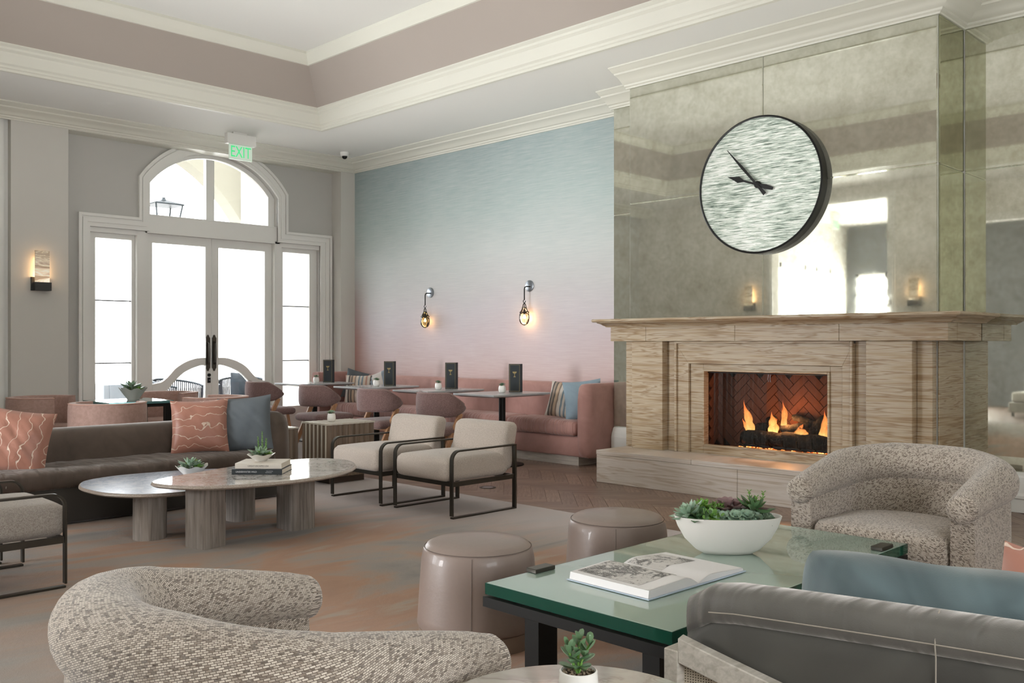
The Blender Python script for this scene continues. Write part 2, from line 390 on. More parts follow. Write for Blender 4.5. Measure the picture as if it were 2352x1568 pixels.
# leaves
def leafm(name,c,c2,r=.45):
    q=N(name); oi=q.n('ShaderNodeObjectInfo'); a=q.noise(q.co(),25,2); MT[name]=q.set(q.mix(a.outputs[0],c,c2),r,Subsurface_Weight=.08,Subsurface_Scale=.01); return q.m
LF={'green':leafm('bright_green_leaf','#5e8a3c','#7fae4e'),'sage':leafm('sage_leaf','#7f9a82','#9bb39c'),'dark':leafm('dark_green_leaf','#3f5c3a','#56774c'),'plum':leafm('plum_leaf','#6a5152','#8b7270'),'jade':leafm('jade_leaf','#4f6f4f','#6f9068',.3),'grey':leafm('grey_green_leaf','#5f7560','#7f957c')}
# ================================================================ structure
def root_of(o):
    while o.parent: o=o.parent
    return o
def wobj(name,mb,m,parent,**kw):      # mesh given in world metres, stored relative to its thing's base
    r=root_of(parent).location
    mb.v=[(x-r.x,y-r.y,z-r.z) for x,y,z in mb.v]
    return obj(name,mb,m,parent,**kw)
XZM=Matrix(((1,0,0,0),(0,0,-1,0),(0,1,0,0),(0,0,0,1)))
YZM=Matrix(((0,0,1,0),(1,0,0,0),(0,1,0,0),(0,0,0,1)))
def XZ(mb,poly,ya,yb): return mb.prism(poly,-yb,-ya,XZM)
def YZ(mb,poly,xa,xb): return mb.prism(poly,xa,xb,YZM)
def arc(cx,cz,R,a0,a1,n=24): return [(cx+R*math.cos(a0+(a1-a0)*i/n),cz+R*math.sin(a0+(a1-a0)*i/n)) for i in range(n+1)]
def archpts(cx,cz,R,hw,n=28):       # right to left over the top
    a=math.acos(hw/R); return arc(cx,cz,R,a,PI-a,n)
# floor
struct('floor',MB().box(-5.2,-3.2,-.12,8.3,11.78,-.006),flat('floor_base','#5b473c',.6))
floor=bpy.data.objects['floor']
pl=MB().box(-.3,-.0585,-.005,.3,.0585,0); plm=mesh_of('plank',pl,PLANK)
cnt=0
Lp,Wp=.6,.12
for i in range(-45,46):
    for j in range(-6,10):
        # herringbone lattice
        for k,(ox,oy,a) in enumerate(((0,0,0),(Lp/2+Wp/2,Wp/2-Lp/2,PI/2))):
            u=i*Wp+j*(Lp+0)+ox*1; w=i*Wp-j*Lp*1+oy
            # rotate the whole pattern by 45 degrees
            x=(u-w)/math.sqrt(2)+5; y=(u+w)/math.sqrt(2)+4
            if k==0 and False: pass
            if 5.15<x<7.75 and .7<y<8.3 and cnt<300:
                if x>6.85 and 2.7<y<5.4: continue
                if x>7.55 and y>5.4: continue
                o=bpy.data.objects.new('plank',plm); C.objects.link(o); o.parent=floor
                o.location=(x,y,random.uniform(-.0008,.0)); o.rotation_euler=(0,0,a+PI/4); cnt+=1
# area rug
rug=MB().box(-.6,-2.9,0,5.32,8.0,.011)
props(obj('area_rug',rug,RUG,bevel=.004,seg=2),'large wool rug in washed terracotta, grey and lavender under the lounge seats','rug')
Z0=.011
# walls
CZ=3.96
wr=MB().box(8.06,6.27,0,8.3,11.8,CZ)
struct('wall_right',wr,OMBRE)
struct('trim_1',MB().box(7.82,5.65,0,8.3,6.27,CZ),WHITE)
struct('trim_2',MB().box(7.52,2.706,1.5,8.3,5.65,CZ),WHITE)
struct('trim_3',MB().box(7.82,-3.2,0,8.3,2.706,CZ),WHITE)
# front slab of the chimney breast, either side of and above the firebox
cb=MB(); cb.box(7.3,2.706,1.30,7.53,5.65,CZ); cb.box(7.3,2.706,0,7.53,3.45,1.30); cb.box(7.3,4.80,0,7.53,5.65,1.30); cb.box(7.53,2.706,0,8.3,3.30,1.5); cb.box(7.53,4.95,0,8.3,5.65,1.5)
struct('wall_chimney_breast',cb,WHITE)
acx,acz=5.99,2.70
op=[(4.335,0),(4.335,2.72),(5.07,2.72)]+archpts(acx,acz,1.12,.92)[::-1]+[(6.91,2.72),(7.61,2.72),(7.61,0)]
wf=MB(); XZ(wf,[(-.9,0)]+[(4.335,0)]+op[1:-1]+[(7.61,0),(8.3,0),(8.3,CZ),(-.9,CZ)],11.58,11.80)
struct('wall_far',wf,GREYW)
struct('wall_pier_left',MB().box(3.39,11.345,0,4.007,11.58,CZ),PIER)
struct('wall_pier_right',MB().box(7.815,11.345,0,8.06,11.58,CZ),PIER)
struct('trim_4',MB().box(4.007,11.345,3.80,7.815,11.58,CZ),CROWN)
struct('trim_5',MB().box(3.20,11.45,0,3.39,11.58,CZ).box(3.25,11.42,0,3.34,11.45,CZ),WHITE)
# opposite wall behind and left of the camera
wl=MB(); X0,X1=-.87,-.67
for y0,y1 in ((8.55,11.58),(5.5,6.45),(-3.2,3.2)): wl.box(X0,y0,0,X1,y1,3.76)
wl.box(X0,-3.2,3.76,X1,11.58,CZ); wl.box(X0,3.2,3.3,X1,5.5,3.76)
struct('wall_left',wl,flat('pale_plaster','#ebe8e1',.85,nz=.06,ns=2))
wn=MB().box(-.87,-3.2,0,-.2,-3.0,CZ).box(2.2,-3.2,0,8.3,-3.0,CZ).box(-.2,-3.2,0,2.2,-3.0,.9).box(-.2,-3.2,2.9,2.2,-3.0,CZ)
struct('wall_near',wn,PIER)
# bars of an unseen window added behind the camera to light the left foreground
b=MB()
for i in range(4): b.box(-.2+i*.8-.03,-3.08,.9,-.2+i*.8+.03,-3.02,2.9)
struct('window_4',b,WHITE)
# casings of the opening towards the side room
b=MB()
for y in (6.33,8.55): b.box(-.67,y,0,-.63,y+.12,3.80); b.box(-.63,y+.03,0,-.61,y+.09,3.80)
b.box(-.67,6.45,3.70,-.63,8.55,3.80)
for y in (3.08,5.5): b.box(-.67,y,0,-.63,y+.12,3.42)
b.box(-.67,3.2,3.3,-.63,5.5,3.42)
struct('trim_6',b,WHITE)
# side room
sr=MB().box(-5.2,2.7,0,-5.0,6.95,3.95).box(-5.2,9.0,0,-5.0,9.4,3.95).box(-5.2,6.95,0,-5.0,9.0,.25).box(-5.2,6.95,2.8,-5.0,9.0,3.95).box(-5.2,2.7,0,-.87,2.9,3.95)
struct('wall_side_room',sr,flat('charcoal_paint','#5d5f61',.8))
sw=MB(); XZ(sw,[(-5.2,0),(-4.3,0),(-4.3,2.9),(-1.15,2.9),(-1.15,0),(-.87,0),(-.87,3.95),(-5.2,3.95)],9.2,9.4)
struct('wall_side_window',sw,PIER)
struct('ceiling_side_room',MB().box(-5.2,2.7,3.85,-.87,9.4,3.95),CEIL)
b=MB()
for x in (-4.3,-3.7,-3.2,-2.2,-1.25): b.box(x,9.22,0,x+.08,9.32,2.9)
b.box(-4.3,9.22,2.8,-1.15,9.32,2.9); b.box(-4.3,9.22,0,-1.15,9.32,.12)
for i in range(4): b.box(-5.14,6.95+i*.683-.05,.25,-5.04,6.95+i*.683+.05,2.8)
b.box(-5.14,6.95,2.7,-5.04,9.0,2.8)
w6=struct('window_6',b,WHITE)
obj('pane',MB().box(-4.3,9.27,.12,-2.2,9.28,2.8),PANE,w6)
# ceiling: soffit ring, tray
c=MB(); x0,x1,y0,y1=.76,6.53,-1.0,9.9
c.box(-.87,-3.2,CZ,x0,11.8,4.8).box(x1,-3.2,CZ,8.3,11.8,4.8).box(x0,-3.2,CZ,x1,y0,4.8).box(x0,y1,CZ,x1,11.8,4.8)
struct('ceiling',c,CEIL)
struct('ceiling_tray',MB().box(x0,y0,4.68,x1,y1,4.8),CEIL)
path=[(x1,y1),(x1,y0),(x0,y0),(x0,y1)]
struct('wall_tray_cove',MB().sweep([(-.02,4.0),(.17,4.165),(.54,4.56),(.56,4.7),(-.02,4.7)],path,closed=True),TAUPE)
struct('trim_7',MB().sweep([(-.02,3.95),(.02,3.95),(.025,3.972),(.04,3.98),(.045,4.0),(.07,4.015),(.085,4.05),(.115,4.09),(.12,4.11),(.15,4.13),(.155,4.15),(.185,4.165),(.185,4.195),(-.02,4.195)],path,closed=True),CROWN,smooth=25)
struct('trim_8',MB().sweep([(.50,4.545),(.55,4.545),(.555,4.57),(.575,4.60),(.60,4.63),(.615,4.65),(.615,4.70),(.48,4.70)],path,closed=True),CROWN,smooth=25)
# wall crowns, stepping round the chimney breast
def crown(p=.26,z0=3.806):
    h=3.962-z0; k=p/.26
    return [(-.01,z0),(.018*k,z0),(.022*k,z0+.012),(.04*k,z0+.02),(.045*k,z0+.035),(.07*k,z0+.042),(.09*k,z0+.06),(.13*k,z0+.085),(.175*k,z0+.098),(.185*k,z0+.112),(.215*k,z0+.12),(.235*k,z0+.135),(.26*k,z0+.142),(.26*k,z0+h),(-.01,z0+h)]
struct('trim_9',MB().sweep(crown(),[(-.67,11.345),(8.06,11.345),(8.06,6.27)]),CROWN,smooth=25)
struct('trim_10',MB().sweep(crown(),[(7.82,6.31),(7.82,5.655)]),CROWN,smooth=25)
struct('trim_11',MB().sweep(crown(.30),[(7.3,5.69),(7.3,2.706),(7.82,2.706),(7.82,-3)]),CROWN,smooth=25)
# baseboards
bbp=[(-.005,0),(.03,0),(.03,.10),(.045,.11),(.045,.13),(.03,.15),(.03,.27),(.018,.285),(.018,.30),(-.005,.30)]
struct('baseboard_right',MB().sweep([(a,z) for a,z in bbp],[(7.82,2.70),(7.82,-3)]),WHITE)
struct('baseboard_alcove',MB().sweep([(-.005,0),(.05,0),(.05,.30),(.04,.34),(.03,.36),(.02,.385),(.01,.40),(-.005,.40)],[(7.82,6.27),(7.82,5.65)]),WHITE)
struct('baseboard_far',MB().sweep([(a,z*.6) for a,z in bbp],[(3.39,11.345),(4.007,11.345)]).sweep([(a,z*.6) for a,z in bbp],[(7.815,11.345),(8.06,11.345)]).sweep([(a,z*.6) for a,z in bbp],[(-.6,11.58),(3.2,11.58)]),WHITE)
# casing round the doors and the arched light
def ring(o_,i_): return o_+i_[::-1]
out=lambda d,R:[(4.195+d,0),(4.195+d,2.877-d),(4.925+d,2.877-d)]+archpts(acx,acz,R,1.065-d)[::-1]+[(7.055-d,2.877-d),(7.79-d,2.877-d),(7.79-d,0)]
cs=MB()
XZ(cs,ring(out(0,1.275),op),11.555,11.59)
XZ(cs,ring(out(0,1.275),out(.035,1.24)),11.53,11.556)
XZ(cs,ring(out(.05,1.225),out(.105,1.17)),11.54,11.556)
struct('trim_12',cs,WHITE)
fr=MB()
fr.box(4.925,11.60,0,5.05,11.76,2.73).box(6.875,11.60,0,6.985,11.76,2.73)
XZ(fr,[(5.03,2.70),(6.96,2.70),(6.96,2.935),(5.03,2.935)],11.60,11.76)
fr.box(5.05,11.59,2.70,6.88,11.62,2.722).box(5.07,11.59,2.925,6.91,11.61,2.94)
fr.box(4.335,11.60,2.66,4.93,11.76,2.72).box(6.985,11.60,2.66,7.61,11.76,2.72)
struct('trim_13',fr,WHITE)
# arched window
w1=MB(); gcx,gcz=5.97,2.70
inn=[(5.05+.07,2.93)]+archpts(gcx,gcz,1.07,.845)[::-1]+[(6.815,2.93)]
XZ(w1,ring([(5.05,2.93)]+archpts(acx,acz,1.125,.94)[::-1]+[(6.93,2.93)],inn),11.67,11.74)
w1=struct('window_1',w1,WHITE)
hl=[(5.125,2.93)]+[p for p in archpts(gcx,gcz,1.07,.845)[::-1] if p[0]<5.93]+[(5.93,2.93)]
hr=[(5.96,2.93)]+[p for p in archpts(gcx,gcz,1.07,.845)[::-1] if p[0]>5.96]+[(6.815,2.93)]
obj('pane',XZ(MB(),hl,11.705,11.712),PANE,w1); obj('pane',XZ(MB(),hr,11.705,11.712),PANE,w1)
obj('mullion',MB().box(5.885,11.665,2.93,6.0,11.745,3.755),WHITE,w1)
# sidelights
def sidelight(n,x0,x1,g0,g1):
    b=MB(); XZ(b,[(x0,0),(x0,2.66),(x1,2.66),(x1,0)],11.67,11.74) if False else None
    b.box(x0,11.67,0,g0,11.74,2.66).box(g1,11.67,0,x1,11.74,2.66).box(g0,11.67,2.60,g1,11.74,2.66).box(g0,11.67,0,g1,11.74,.40)
    w=struct('window_%d'%n,b,WHITE)
    zs=[.40,1.052,1.83,2.60]
    for a,c_ in zip(zs,zs[1:]): obj('pane',MB().box(g0,11.703,a+.008,g1,11.709,c_-.008),PANE,w)
    for z in zs[1:3]: obj('muntin',MB().box(g0,11.69,z-.008,g1,11.722,z+.008),flat('lead_bar','#8d8f92',.5),w)
sidelight(2,4.335,4.925,4.44,4.885); sidelight(3,6.985,7.61,7.048,7.488)
# double doors, lower rail drawn as an ogee
def leaf(n,xo,xi,go,gi,sgn):
    # xo outer edge, xi meeting edge, go/gi glass edges; curve given from the meeting stile outwards
    b=MB(); lo=lambda a,c_:(min(a,c_),max(a,c_))
    for a,c_ in ((xo,go),(gi,xi)):
        p,q_=lo(a,c_); b.box(p,11.675,.015,q_,11.735,2.70)
    p,q_=lo(go,gi); b.box(p,11.675,2.59,q_,11.735,2.70); b.box(p,11.675,.015,q_,11.735,.26)
    w=abs(gi-go); s=1 if go>gi else -1
    top=[(0,1.104),(.10,1.102),(.18,1.085),(.26,1.06),(.34,1.02),(.42,.965),(.48,.90),(.54,.84),(.61,.795),(w,.775)]
    bot=[(w,.66),(.60,.665),(.52,.70),(.45,.775),(.38,.85),(.30,.915),(.22,.955),(.14,.985),(.07,1.003),(0,1.006)]
    tp=spline(top,4,False); bt=spline(bot,4,False)
    XZ(b,[(gi+s*x,z) for x,z in tp+bt],11.672,11.738)
    d=struct('door_%d'%n,b,WHITE)
    XZb=MB(); XZ(XZb,[(gi+s*x,z) for x,z in tp]+[(go,2.59),(gi,2.59)],11.702,11.708); obj('pane',XZb,PANE,d)
    XZb=MB(); XZ(XZb,[(gi+s*x,z) for x,z in bt]+[(gi,.26),(go,.26)],11.702,11.708); obj('pane',XZb,PANE,d)
    hx=(gi+xi)/2+(-.012 if n==1 else -.02)
    pts=[(-.03,.20),(-.03,-.20),(-.018,-.215),(-.012,-.235),(0,-.245),(.012,-.235),(.018,-.215),(.03,-.20),(.03,.20),(.018,.215),(.012,.235),(0,.245),(-.012,.235),(-.018,.215)]
    hb=MB(); XZ(hb,[(hx+x,1.17+z) for x,z in pts],11.66,11.676)
    h=obj('handle_plate',hb,BRONZE,d,bevel=.002)
    obj('pull',MB().tube([(hx,11.665,1.02),(hx,11.625,1.04),(hx,11.62,1.17),(hx,11.625,1.30),(hx,11.665,1.32)],.011,8),BRONZE,h,smooth=40)
    return d
d1=leaf(1,5.052,5.962,5.154,5.879,1); leaf(2,6.874,5.97,6.764,6.067,-1)
b=MB(); b.lathe([(.022,0),(.022,.02),(.012,.024)],16,T(5.925,11.676,.875,rx=PI/2)); b.box(5.905,11.66,.77,5.945,11.676,.84)
obj('lock',b,BLACKM,d1)
obj('latch',MB().box(5.917,11.65,.80,5.933,11.661,.812),STEEL,d1)
# ---------------------------------------------------------------- outside
EXW=flat('sunlit_render','#efece2',.9)
pf=MB().box(-8,11.8,-.1,16,26,-.02); struct('patio_floor',pf,flat('patio_stone','#938e84',.9))
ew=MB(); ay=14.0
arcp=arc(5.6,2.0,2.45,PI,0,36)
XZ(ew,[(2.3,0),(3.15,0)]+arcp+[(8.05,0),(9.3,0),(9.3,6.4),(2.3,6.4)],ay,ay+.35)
struct('patio_wall_arch',ew,flat('shaded_render','#8a877b',.9))  # render colour darkened to carry the shade on the arch wall
struct('added_shade_slab',MB().box(2.3,12.9,5.2,9.3,14.35,5.4),EXW)  # unseen slab added to keep sky light off the arch wall
struct('patio_wall_side',MB().box(7.67,11.8,0,7.9,14.0,6.4),EXW)
t=thing('patio_post','slim white patio post carrying the lantern, outside behind the left door frame','post',(5.72,13.25,-.02))
wobj('shaft',MB().box(5.68,13.2,-.02,5.76,13.3,3.9),EXW,t); wobj('base',MB().box(5.64,13.16,-.02,5.80,13.34,.2),EXW,t)
t=thing('patio_lantern','four-sided hipped metal lantern outside the arched window, on the left','lantern',(6.0,13.25,2.86))
LM=flat('lantern_metal','#2b3339',.5,.2); cx_,cy_=6.015,13.25
b=MB().lathe([(.31,3.315),(.31,3.335),(.10,3.385),(.045,3.40),(.03,3.42),(.03,3.435),(0,3.44)],4,T(cx_,cy_,0,rz=PI/4)); 
b.v=[(x,y,z) for x,y,z in b.v]; wobj('roof',b,LM,t)
for sx in(-1,1):
    for sy in(-1,1): wobj('corner_bar',MB().bar((cx_+sx*.20,cy_+sy*.20,3.32),(cx_+sx*.13,cy_+sy*.13,2.88),.018,.018),LM,t)
wobj('base_plate',MB().box(cx_-.14,cy_-.14,2.86,cx_+.14,cy_+.14,2.89),LM,t)
wobj('bracket',MB().bar((5.74,13.25,2.875),(5.9,13.25,2.875),.02,.02),LM,t)
# outdoor seats: rope-backed armchairs and a white sofa
ROPE=flat('grey_rope','#2f3138',.8); PCUSH=flat('outdoor_cushion','#5b626b',.9)
def rope_chair(x,y,rz,label):
    t=thing('outdoor_rope_chair',label,'chair',(x,y,-.02),rz,'rope armchairs on the patio')
    P=[(.38*math.cos(a),.36*math.sin(a)) for a in [math.radians(60+240*i/28) for i in range(29)]]
    hz=[.70+.10*math.sin(PI*i/28) for i in range(29)]
    obj('top_rail',MB().tube([(p[0],p[1],h) for p,h in zip(P,hz)],.016,8),LM,t,smooth=50)
    obj('bottom_rail',MB().tube([(p[0]*.92,p[1]*.92,.36) for p in P],.014,8),LM,t,smooth=50)
    cm=None
    for i in range(0,28):
        for s_ in (0,.5):
            k=i+s_; a=math.radians(60+240*k/28); h=.70+.10*math.sin(PI*k/28)
            m=MB().tube([(.38*math.cos(a),.36*math.sin(a),h),(.35*math.cos(a),.332*math.sin(a),.36)],.0085,5)
            obj('rope',m,ROPE,t)
    obj('seat_cushion',MB().lathe([(.0,.36),(.30,.36),(.33,.39),(.33,.44),(.30,.47),(0,.48)],24,sy=.95),PCUSH,t,smooth=50)
    for sx,sy in ((1,1),(1,-1),(-1,1),(-1,-1)): obj('leg',MB().tube([(sx*.26,sy*.25,.36),(sx*.29,sy*.28,0)],.014,6),LM,t)
rope_chair(6.02,12.75,math.radians(-60),'grey rope-backed outdoor armchair seen through the left door, below the ogee rail')
rope_chair(6.98,12.7,math.radians(-120),'grey rope-backed outdoor armchair seen through the right door, below the ogee rail')
obj('x',MB().box(0,0,0,.01,.01,.01),ROPE) and bpy.data.objects.remove(bpy.data.objects['x'])
t=thing('outdoor_pillow','slate outdoor cushion propped in the right-hand rope armchair','cushion',(6.98,12.75,.45),.3); PILLOWS=[t]
t=thing('outdoor_sofa','low white outdoor sofa outside the left sidelight','sofa',(4.75,13.1,-.02),0)
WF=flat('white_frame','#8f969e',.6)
obj('frame',MB().box(-.55,-.4,.12,.75,.4,.28),WF,t,bevel=.01); obj('seat_cushion',MB().box(-.5,-.36,.285,.52,.36,.45),PCUSH,t,bevel=.04,seg=3,smooth=60)
obj('armrest',MB().box(.18,-.42,.12,.26,.42,.76).box(.7,-.42,.12,.78,.42,.76).box(.26,-.42,.52,.7,-.34,.76),WF,t,bevel=.01)
obj('backrest',MB().box(-.55,.36,.28,.75,.44,.60),PCUSH,t,bevel=.02)
for sx in(-.5,.7):
    for sy in(-.35,.35): obj('leg',MB().box(sx-.03,sy-.03,0,sx+.03,sy+.03,.12),WF,t)

# glimpsed only in the wall mirror: a sofa and lights of the side room
t=thing('side_room_sofa','grey sofa in the side room, seen only in the tall wall mirror','sofa',(-2.6,4.4,0))
wobj('base',MB().box(-3.1,3.5,.08,-2.2,5.4,.26),flat('grey_sofa_base','#8b8983',.9),t,bevel=.02); wobj('seat_cushion',MB().box(-3.0,3.55,.265,-2.18,4.44,.44).box(-3.0,4.46,.265,-2.18,5.35,.44),flat('grey_sofa_fabric','#9c9a94',.9),t,bevel=.04,seg=3); wobj('backrest',MB().box(-3.3,3.5,.08,-3.05,5.4,.78),flat('grey_sofa_fabric','#9c9a94',.9),t,bevel=.05,seg=3)
for y in (3.55,5.35):
    for x in (-3.2,-2.3): wobj('leg',MB().box(x-.02,y-.02,0,x+.02,y+.02,.08),BLACKM,t)
for i,(x,y) in enumerate(((-1.6,3.8),(-1.6,5.0),(-3.0,4.4))):
    t=thing('downlight',('first','second','third')[i]+' recessed ceiling downlight of the side room, seen in the wall mirror','light',(x,y,3.85),0,'downlights in the side room')
    obj('trim_ring',MB().lathe([(.06,0),(.06,-.006),(.045,-.006),(.045,0)],24),WHITE,t); q=N('warm_lamp'); q.set((0,0,0,1),.5,Emission_Color=(1,.75,.45,1),Emission_Strength=6); obj('lamp',MB().lathe([(0,-.002),(.044,-.002),(.044,0)],20),q.m,t)
    point('downlight_lamp',(x,y,3.78),12,(1,.8,.6),.05)
# ================================================================ fireplace
fp=thing('fireplace','broad striped sandstone fireplace with mantel shelf, pilasters and raised hearth','fireplace',(7.1,4.18,0))
def blk(name,x0,y0,z0,x1,y1,z1,m=STONE,par=fp,bev=.003,**kw): return wobj(name,MB().box(x0,y0,z0,x1,y1,z1),m,par,bevel=bev,seg=1,**kw)
# hearth in slabs
for a,c_ in ((4.55,5.605),(3.25,4.547),(2.42,3.247)): blk('hearth_slab',6.721,a,.258,7.28,c_,.30,HEARTH)
for a,c_ in ((4.1,5.603),(2.42,4.097)): blk('hearth_front',6.724,a,0,6.78,c_,.257,HEARTH)
blk('hearth_side',6.78,5.55,0,7.28,5.603,.257,HEARTH); blk('hearth_side',6.78,2.42,0,7.28,2.47,.257,HEARTH)
XB=7.28
# back slabs between pilasters
blk('stone_panel',7.19,5.49,.30,XB,5.616,1.318)
blk('stone_panel',7.20,5.02,.30,XB,5.13,1.318)
blk('stone_panel',7.20,3.19,.30,XB,3.31,1.318)
blk('stone_panel',7.20,2.71,.30,XB,2.826,1.318)
blk('pilaster',7.115,5.132,.30,XB,5.488,1.318); blk('pilaster',7.115,2.828,.30,XB,3.188,1.318)
# side face of the body
blk('side_panel',7.29,2.695,.30,7.80,2.7055,1.318); 
# mitred surround: outer frame y 5.015..3.313, inner 4.885..3.405
o1,o2,ot=5.015,3.313,1.318; i1,i2,it=4.875,3.405,1.115
def yz(name,poly,x0,x1=XB,m=STONE,bev=.002): return wobj(name,YZ(MB(),poly,x0,x1),m,fp,bevel=bev,seg=1)
yz('surround_stone',[(o1,.30),(i1,.30),(i1,it),(o1,ot-.02)],7.165); yz('surround_stone',[(i2,.30),(o2,.30),(o2,ot-.02),(i2,it)],7.165)
yz('surround_stone',[(i1,it),(i2,it),(o2,ot-.02),(o1,ot-.02)],7.165)
blk('surround_edge',7.14,4.995,.30,7.17,5.017,1.318); blk('surround_edge',7.14,3.311,.30,7.17,3.333,1.318); blk('surround_edge',7.14,3.333,1.298,7.17,4.995,1.318)
f1,f2,fb,ft=4.735,3.52,.372,1.064
yz('inner_slab',[(i1-.002,.30),(f1,.30),(f1,it-.002),(i1-.002,it-.002)],7.195); yz('inner_slab',[(f2,.30),(i2+.002,.30),(i2+.002,it-.002),(f2,it-.002)],7.195)
yz('inner_slab',[(f1-.001,ft+.0),(f2+.001,ft),(f2+.001,it-.002),(f1-.001,it-.002)],7.195); yz('inner_slab',[(f1-.001,.30),(f2+.001,.30),(f2+.001,fb),(f1-.001,fb)],7.195)
for y0,y1,z0,z1 in ((f1-.018,f1,fb,ft),(f2,f2+.018,fb,ft),(f2+.018,f1-.018,ft-.018,ft),(f2+.018,f1-.018,fb,fb+.014)): blk('opening_trim',7.175,y0,z0,7.235,y1,z1)
# frieze blocks and cornice
for a,c_ in ((5.31,5.733),(4.35,5.308),(3.40,4.348),(2.56,3.398)): blk('frieze_block',7.095,a,1.319,XB,c_,1.462)
blk('frieze_return',7.285,2.56,1.319,7.80,2.70,1.462)
cp=[(0,1.455),(.035,1.455),(.04,1.465),(.055,1.472),(.07,1.485),(.095,1.494),(.10,1.502),(.125,1.503),(.135,1.512),(.135,1.526),(.125,1.533),(-.10,1.533),(-.10,1.455)]
wobj('cornice',MB().sweep(cp,[(7.30,5.73),(7.095,5.73),(7.095,2.56),(7.82,2.56)][::1]),STONE,fp,smooth=30)
wobj('mantel_shelf',MB().box(7.12,2.60,1.462,7.285,5.70,1.5325),STONE,fp)
# ---- firebox with herringbone firebrick
FB=flat('firebrick','#7a4a34',.9,nz=.3,ns=60); FBM=flat('firebrick_joint','#2c1a14',.95)
fbx=7.55; bxm=MB().box(fbx,3.45,.30,fbx+.05,4.80,1.12).box(7.24,4.76,.30,fbx,4.80,1.12).box(7.24,3.45,.30,fbx,3.49,1.12).box(7.24,3.45,1.085,fbx+.05,4.80,1.13).box(7.24,3.45,.30,fbx,4.80,.345)
fb_=wobj('firebox',bxm,FBM,fp)
fl=fp.location
LB,WB=.20,.0667
bm_b=mesh_of('brick',MB().box(-LB/2+.003,-WB/2+.003,-.008,LB/2-.003,WB/2-.003,.008),FB)
def lay(face):
    n=0
    for i in range(-30,31):
        for j in range(-8,9):
            for ox,oy,a in ((0,0,0),(LB/2+WB/2,WB/2-LB/2,PI/2)):
                u=i*WB-j*LB+ox; w=i*WB+j*LB+oy
                p=(u-w)/math.sqrt(2); z=.70+(u+w)/math.sqrt(2)
                if face=='back':
                    y=4.12+p
                    if not(3.50<y<4.75 and .36<z<1.07): continue
                    loc=(fbx-.008-fl.x,y-fl.y,z); M=Matrix(((0,0,-1),(-1,0,0),(0,1,0))).transposed()
                    M=Matrix(((0,0,1),(1,0,0),(0,1,0)))
                else:
                    x=7.39+p
                    if not(7.26<x<7.535 and .36<z<1.07): continue
                    yy_=4.752 if face=='left' else 3.498
                    loc=(x-fl.x,yy_-fl.y,z); M=Matrix(((1,0,0),(0,0,1),(0,1,0)))
                R=M@Matrix.Rotation(a+PI/4,3,'Z')
                o=bpy.data.objects.new('brick',bm_b); C.objects.link(o); o.parent=fb_; o.location=loc; o.rotation_euler=R.to_euler(); n+=1
    return n
lay('back'); lay('left')
point('fire_glow',(7.36,4.0,.62),6.5,(1,.42,.13),.06); point('fire_glow_low',(7.30,3.9,.47),2.5,(1,.40,.12),.05)
# logs, grate, flames, mesh curtain
q=N('charred_log'); a=q.noise(q.co('Object',(8,30,30)),1,5,.7,1); em=q.noise(q.co('Object',(14,14,14)),1,3)
q.bump(a.outputs[0],1,.02); q.set(q.ramp(a.outputs[0],[(.35,'#0c0a09'),(.55,'#2a2522'),(.7,'#5c544d')]),.95); CHAR=q.m
def log(label,p0,p1,r,seed):
    rnd=random.Random(seed); a=Vector(p0);b=Vector(p1); c_=(a+b)/2
    pts=[a.lerp(b,i/14)+Vector((0,rnd.uniform(-.004,.004),rnd.uniform(-.006,.006))) for i in range(15)]
    rr=[r*(.55 if i in(0,14) else rnd.uniform(.9,1.08)) for i in range(15)]
    t=thing('gas_log',label,'log',(c_.x,c_.y,min(a.z,b.z)-r),0,'charred logs in the firebox')
    wobj('bark',MB().tube(pts,rr,14),CHAR,t,smooth=70)
    return t
log('long charred log lying across the front of the grate',(7.33,4.42,.475),(7.33,3.56,.465),.062,1)
log('charred log standing up at the right end of the grate',(7.44,3.86,.50),(7.42,3.66,.66),.05,2)
log('short charred log leaning over the left flames',(7.42,4.33,.55),(7.40,4.12,.57),.036,3)
log('round charred log stub behind the middle flames',(7.45,4.22,.60),(7.41,4.14,.63),.038,4)
log('arched charred branch across the middle of the fire',(7.40,4.08,.545),(7.40,3.80,.60),.032,5)
log('charred log at the back of the grate',(7.47,4.0,.66),(7.46,3.72,.59),.03,6)
g=thing('fire_grate','black iron grate with upright tines under the logs','grate',(7.33,4.0,.345))
for i in range(7): wobj('tine',MB().tube([(7.46,3.58+i*.135,.40),(7.30,3.58+i*.135,.40),(7.262,3.58+i*.135,.42),(7.258,3.58+i*.135,.47)],.007,6),BLACKM,g,smooth=50)
wobj('rail',MB().bar((7.32,3.55,.395),(7.32,4.44,.395),.012,.02).bar((7.43,3.55,.395),(7.43,4.44,.395),.012,.02),BLACKM,g)
for y in (3.6,4.38): wobj('foot',MB().bar((7.32,y,.345),(7.32,y,.40),.012,.012,up=(1,0,0)).bar((7.43,y,.345),(7.43,y,.40),.012,.012,up=(1,0,0)),BLACKM,g)
q=N('flame'); q.t.nodes.remove(q.b); sp=q.sep(q.co('Generated')); nf=q.noise(q.co('Object',(30,30,14)),1,3)
e=q.n('ShaderNodeEmission',{'Color':q.ramp(q.math('ADD',sp[2],q.math('MULTIPLY',q.math('SUBTRACT',nf.outputs[0],.5),.7)),[(0,(1,.66,.22)),(.35,(1,.45,.12)),(.75,(1,.26,.06)),(1,(.9,.15,.04))]),'Strength':1.35})
trn=q.n('ShaderNodeBsdfTransparent'); lw=q.n('ShaderNodeLayerWeight',{'Blend':.35})
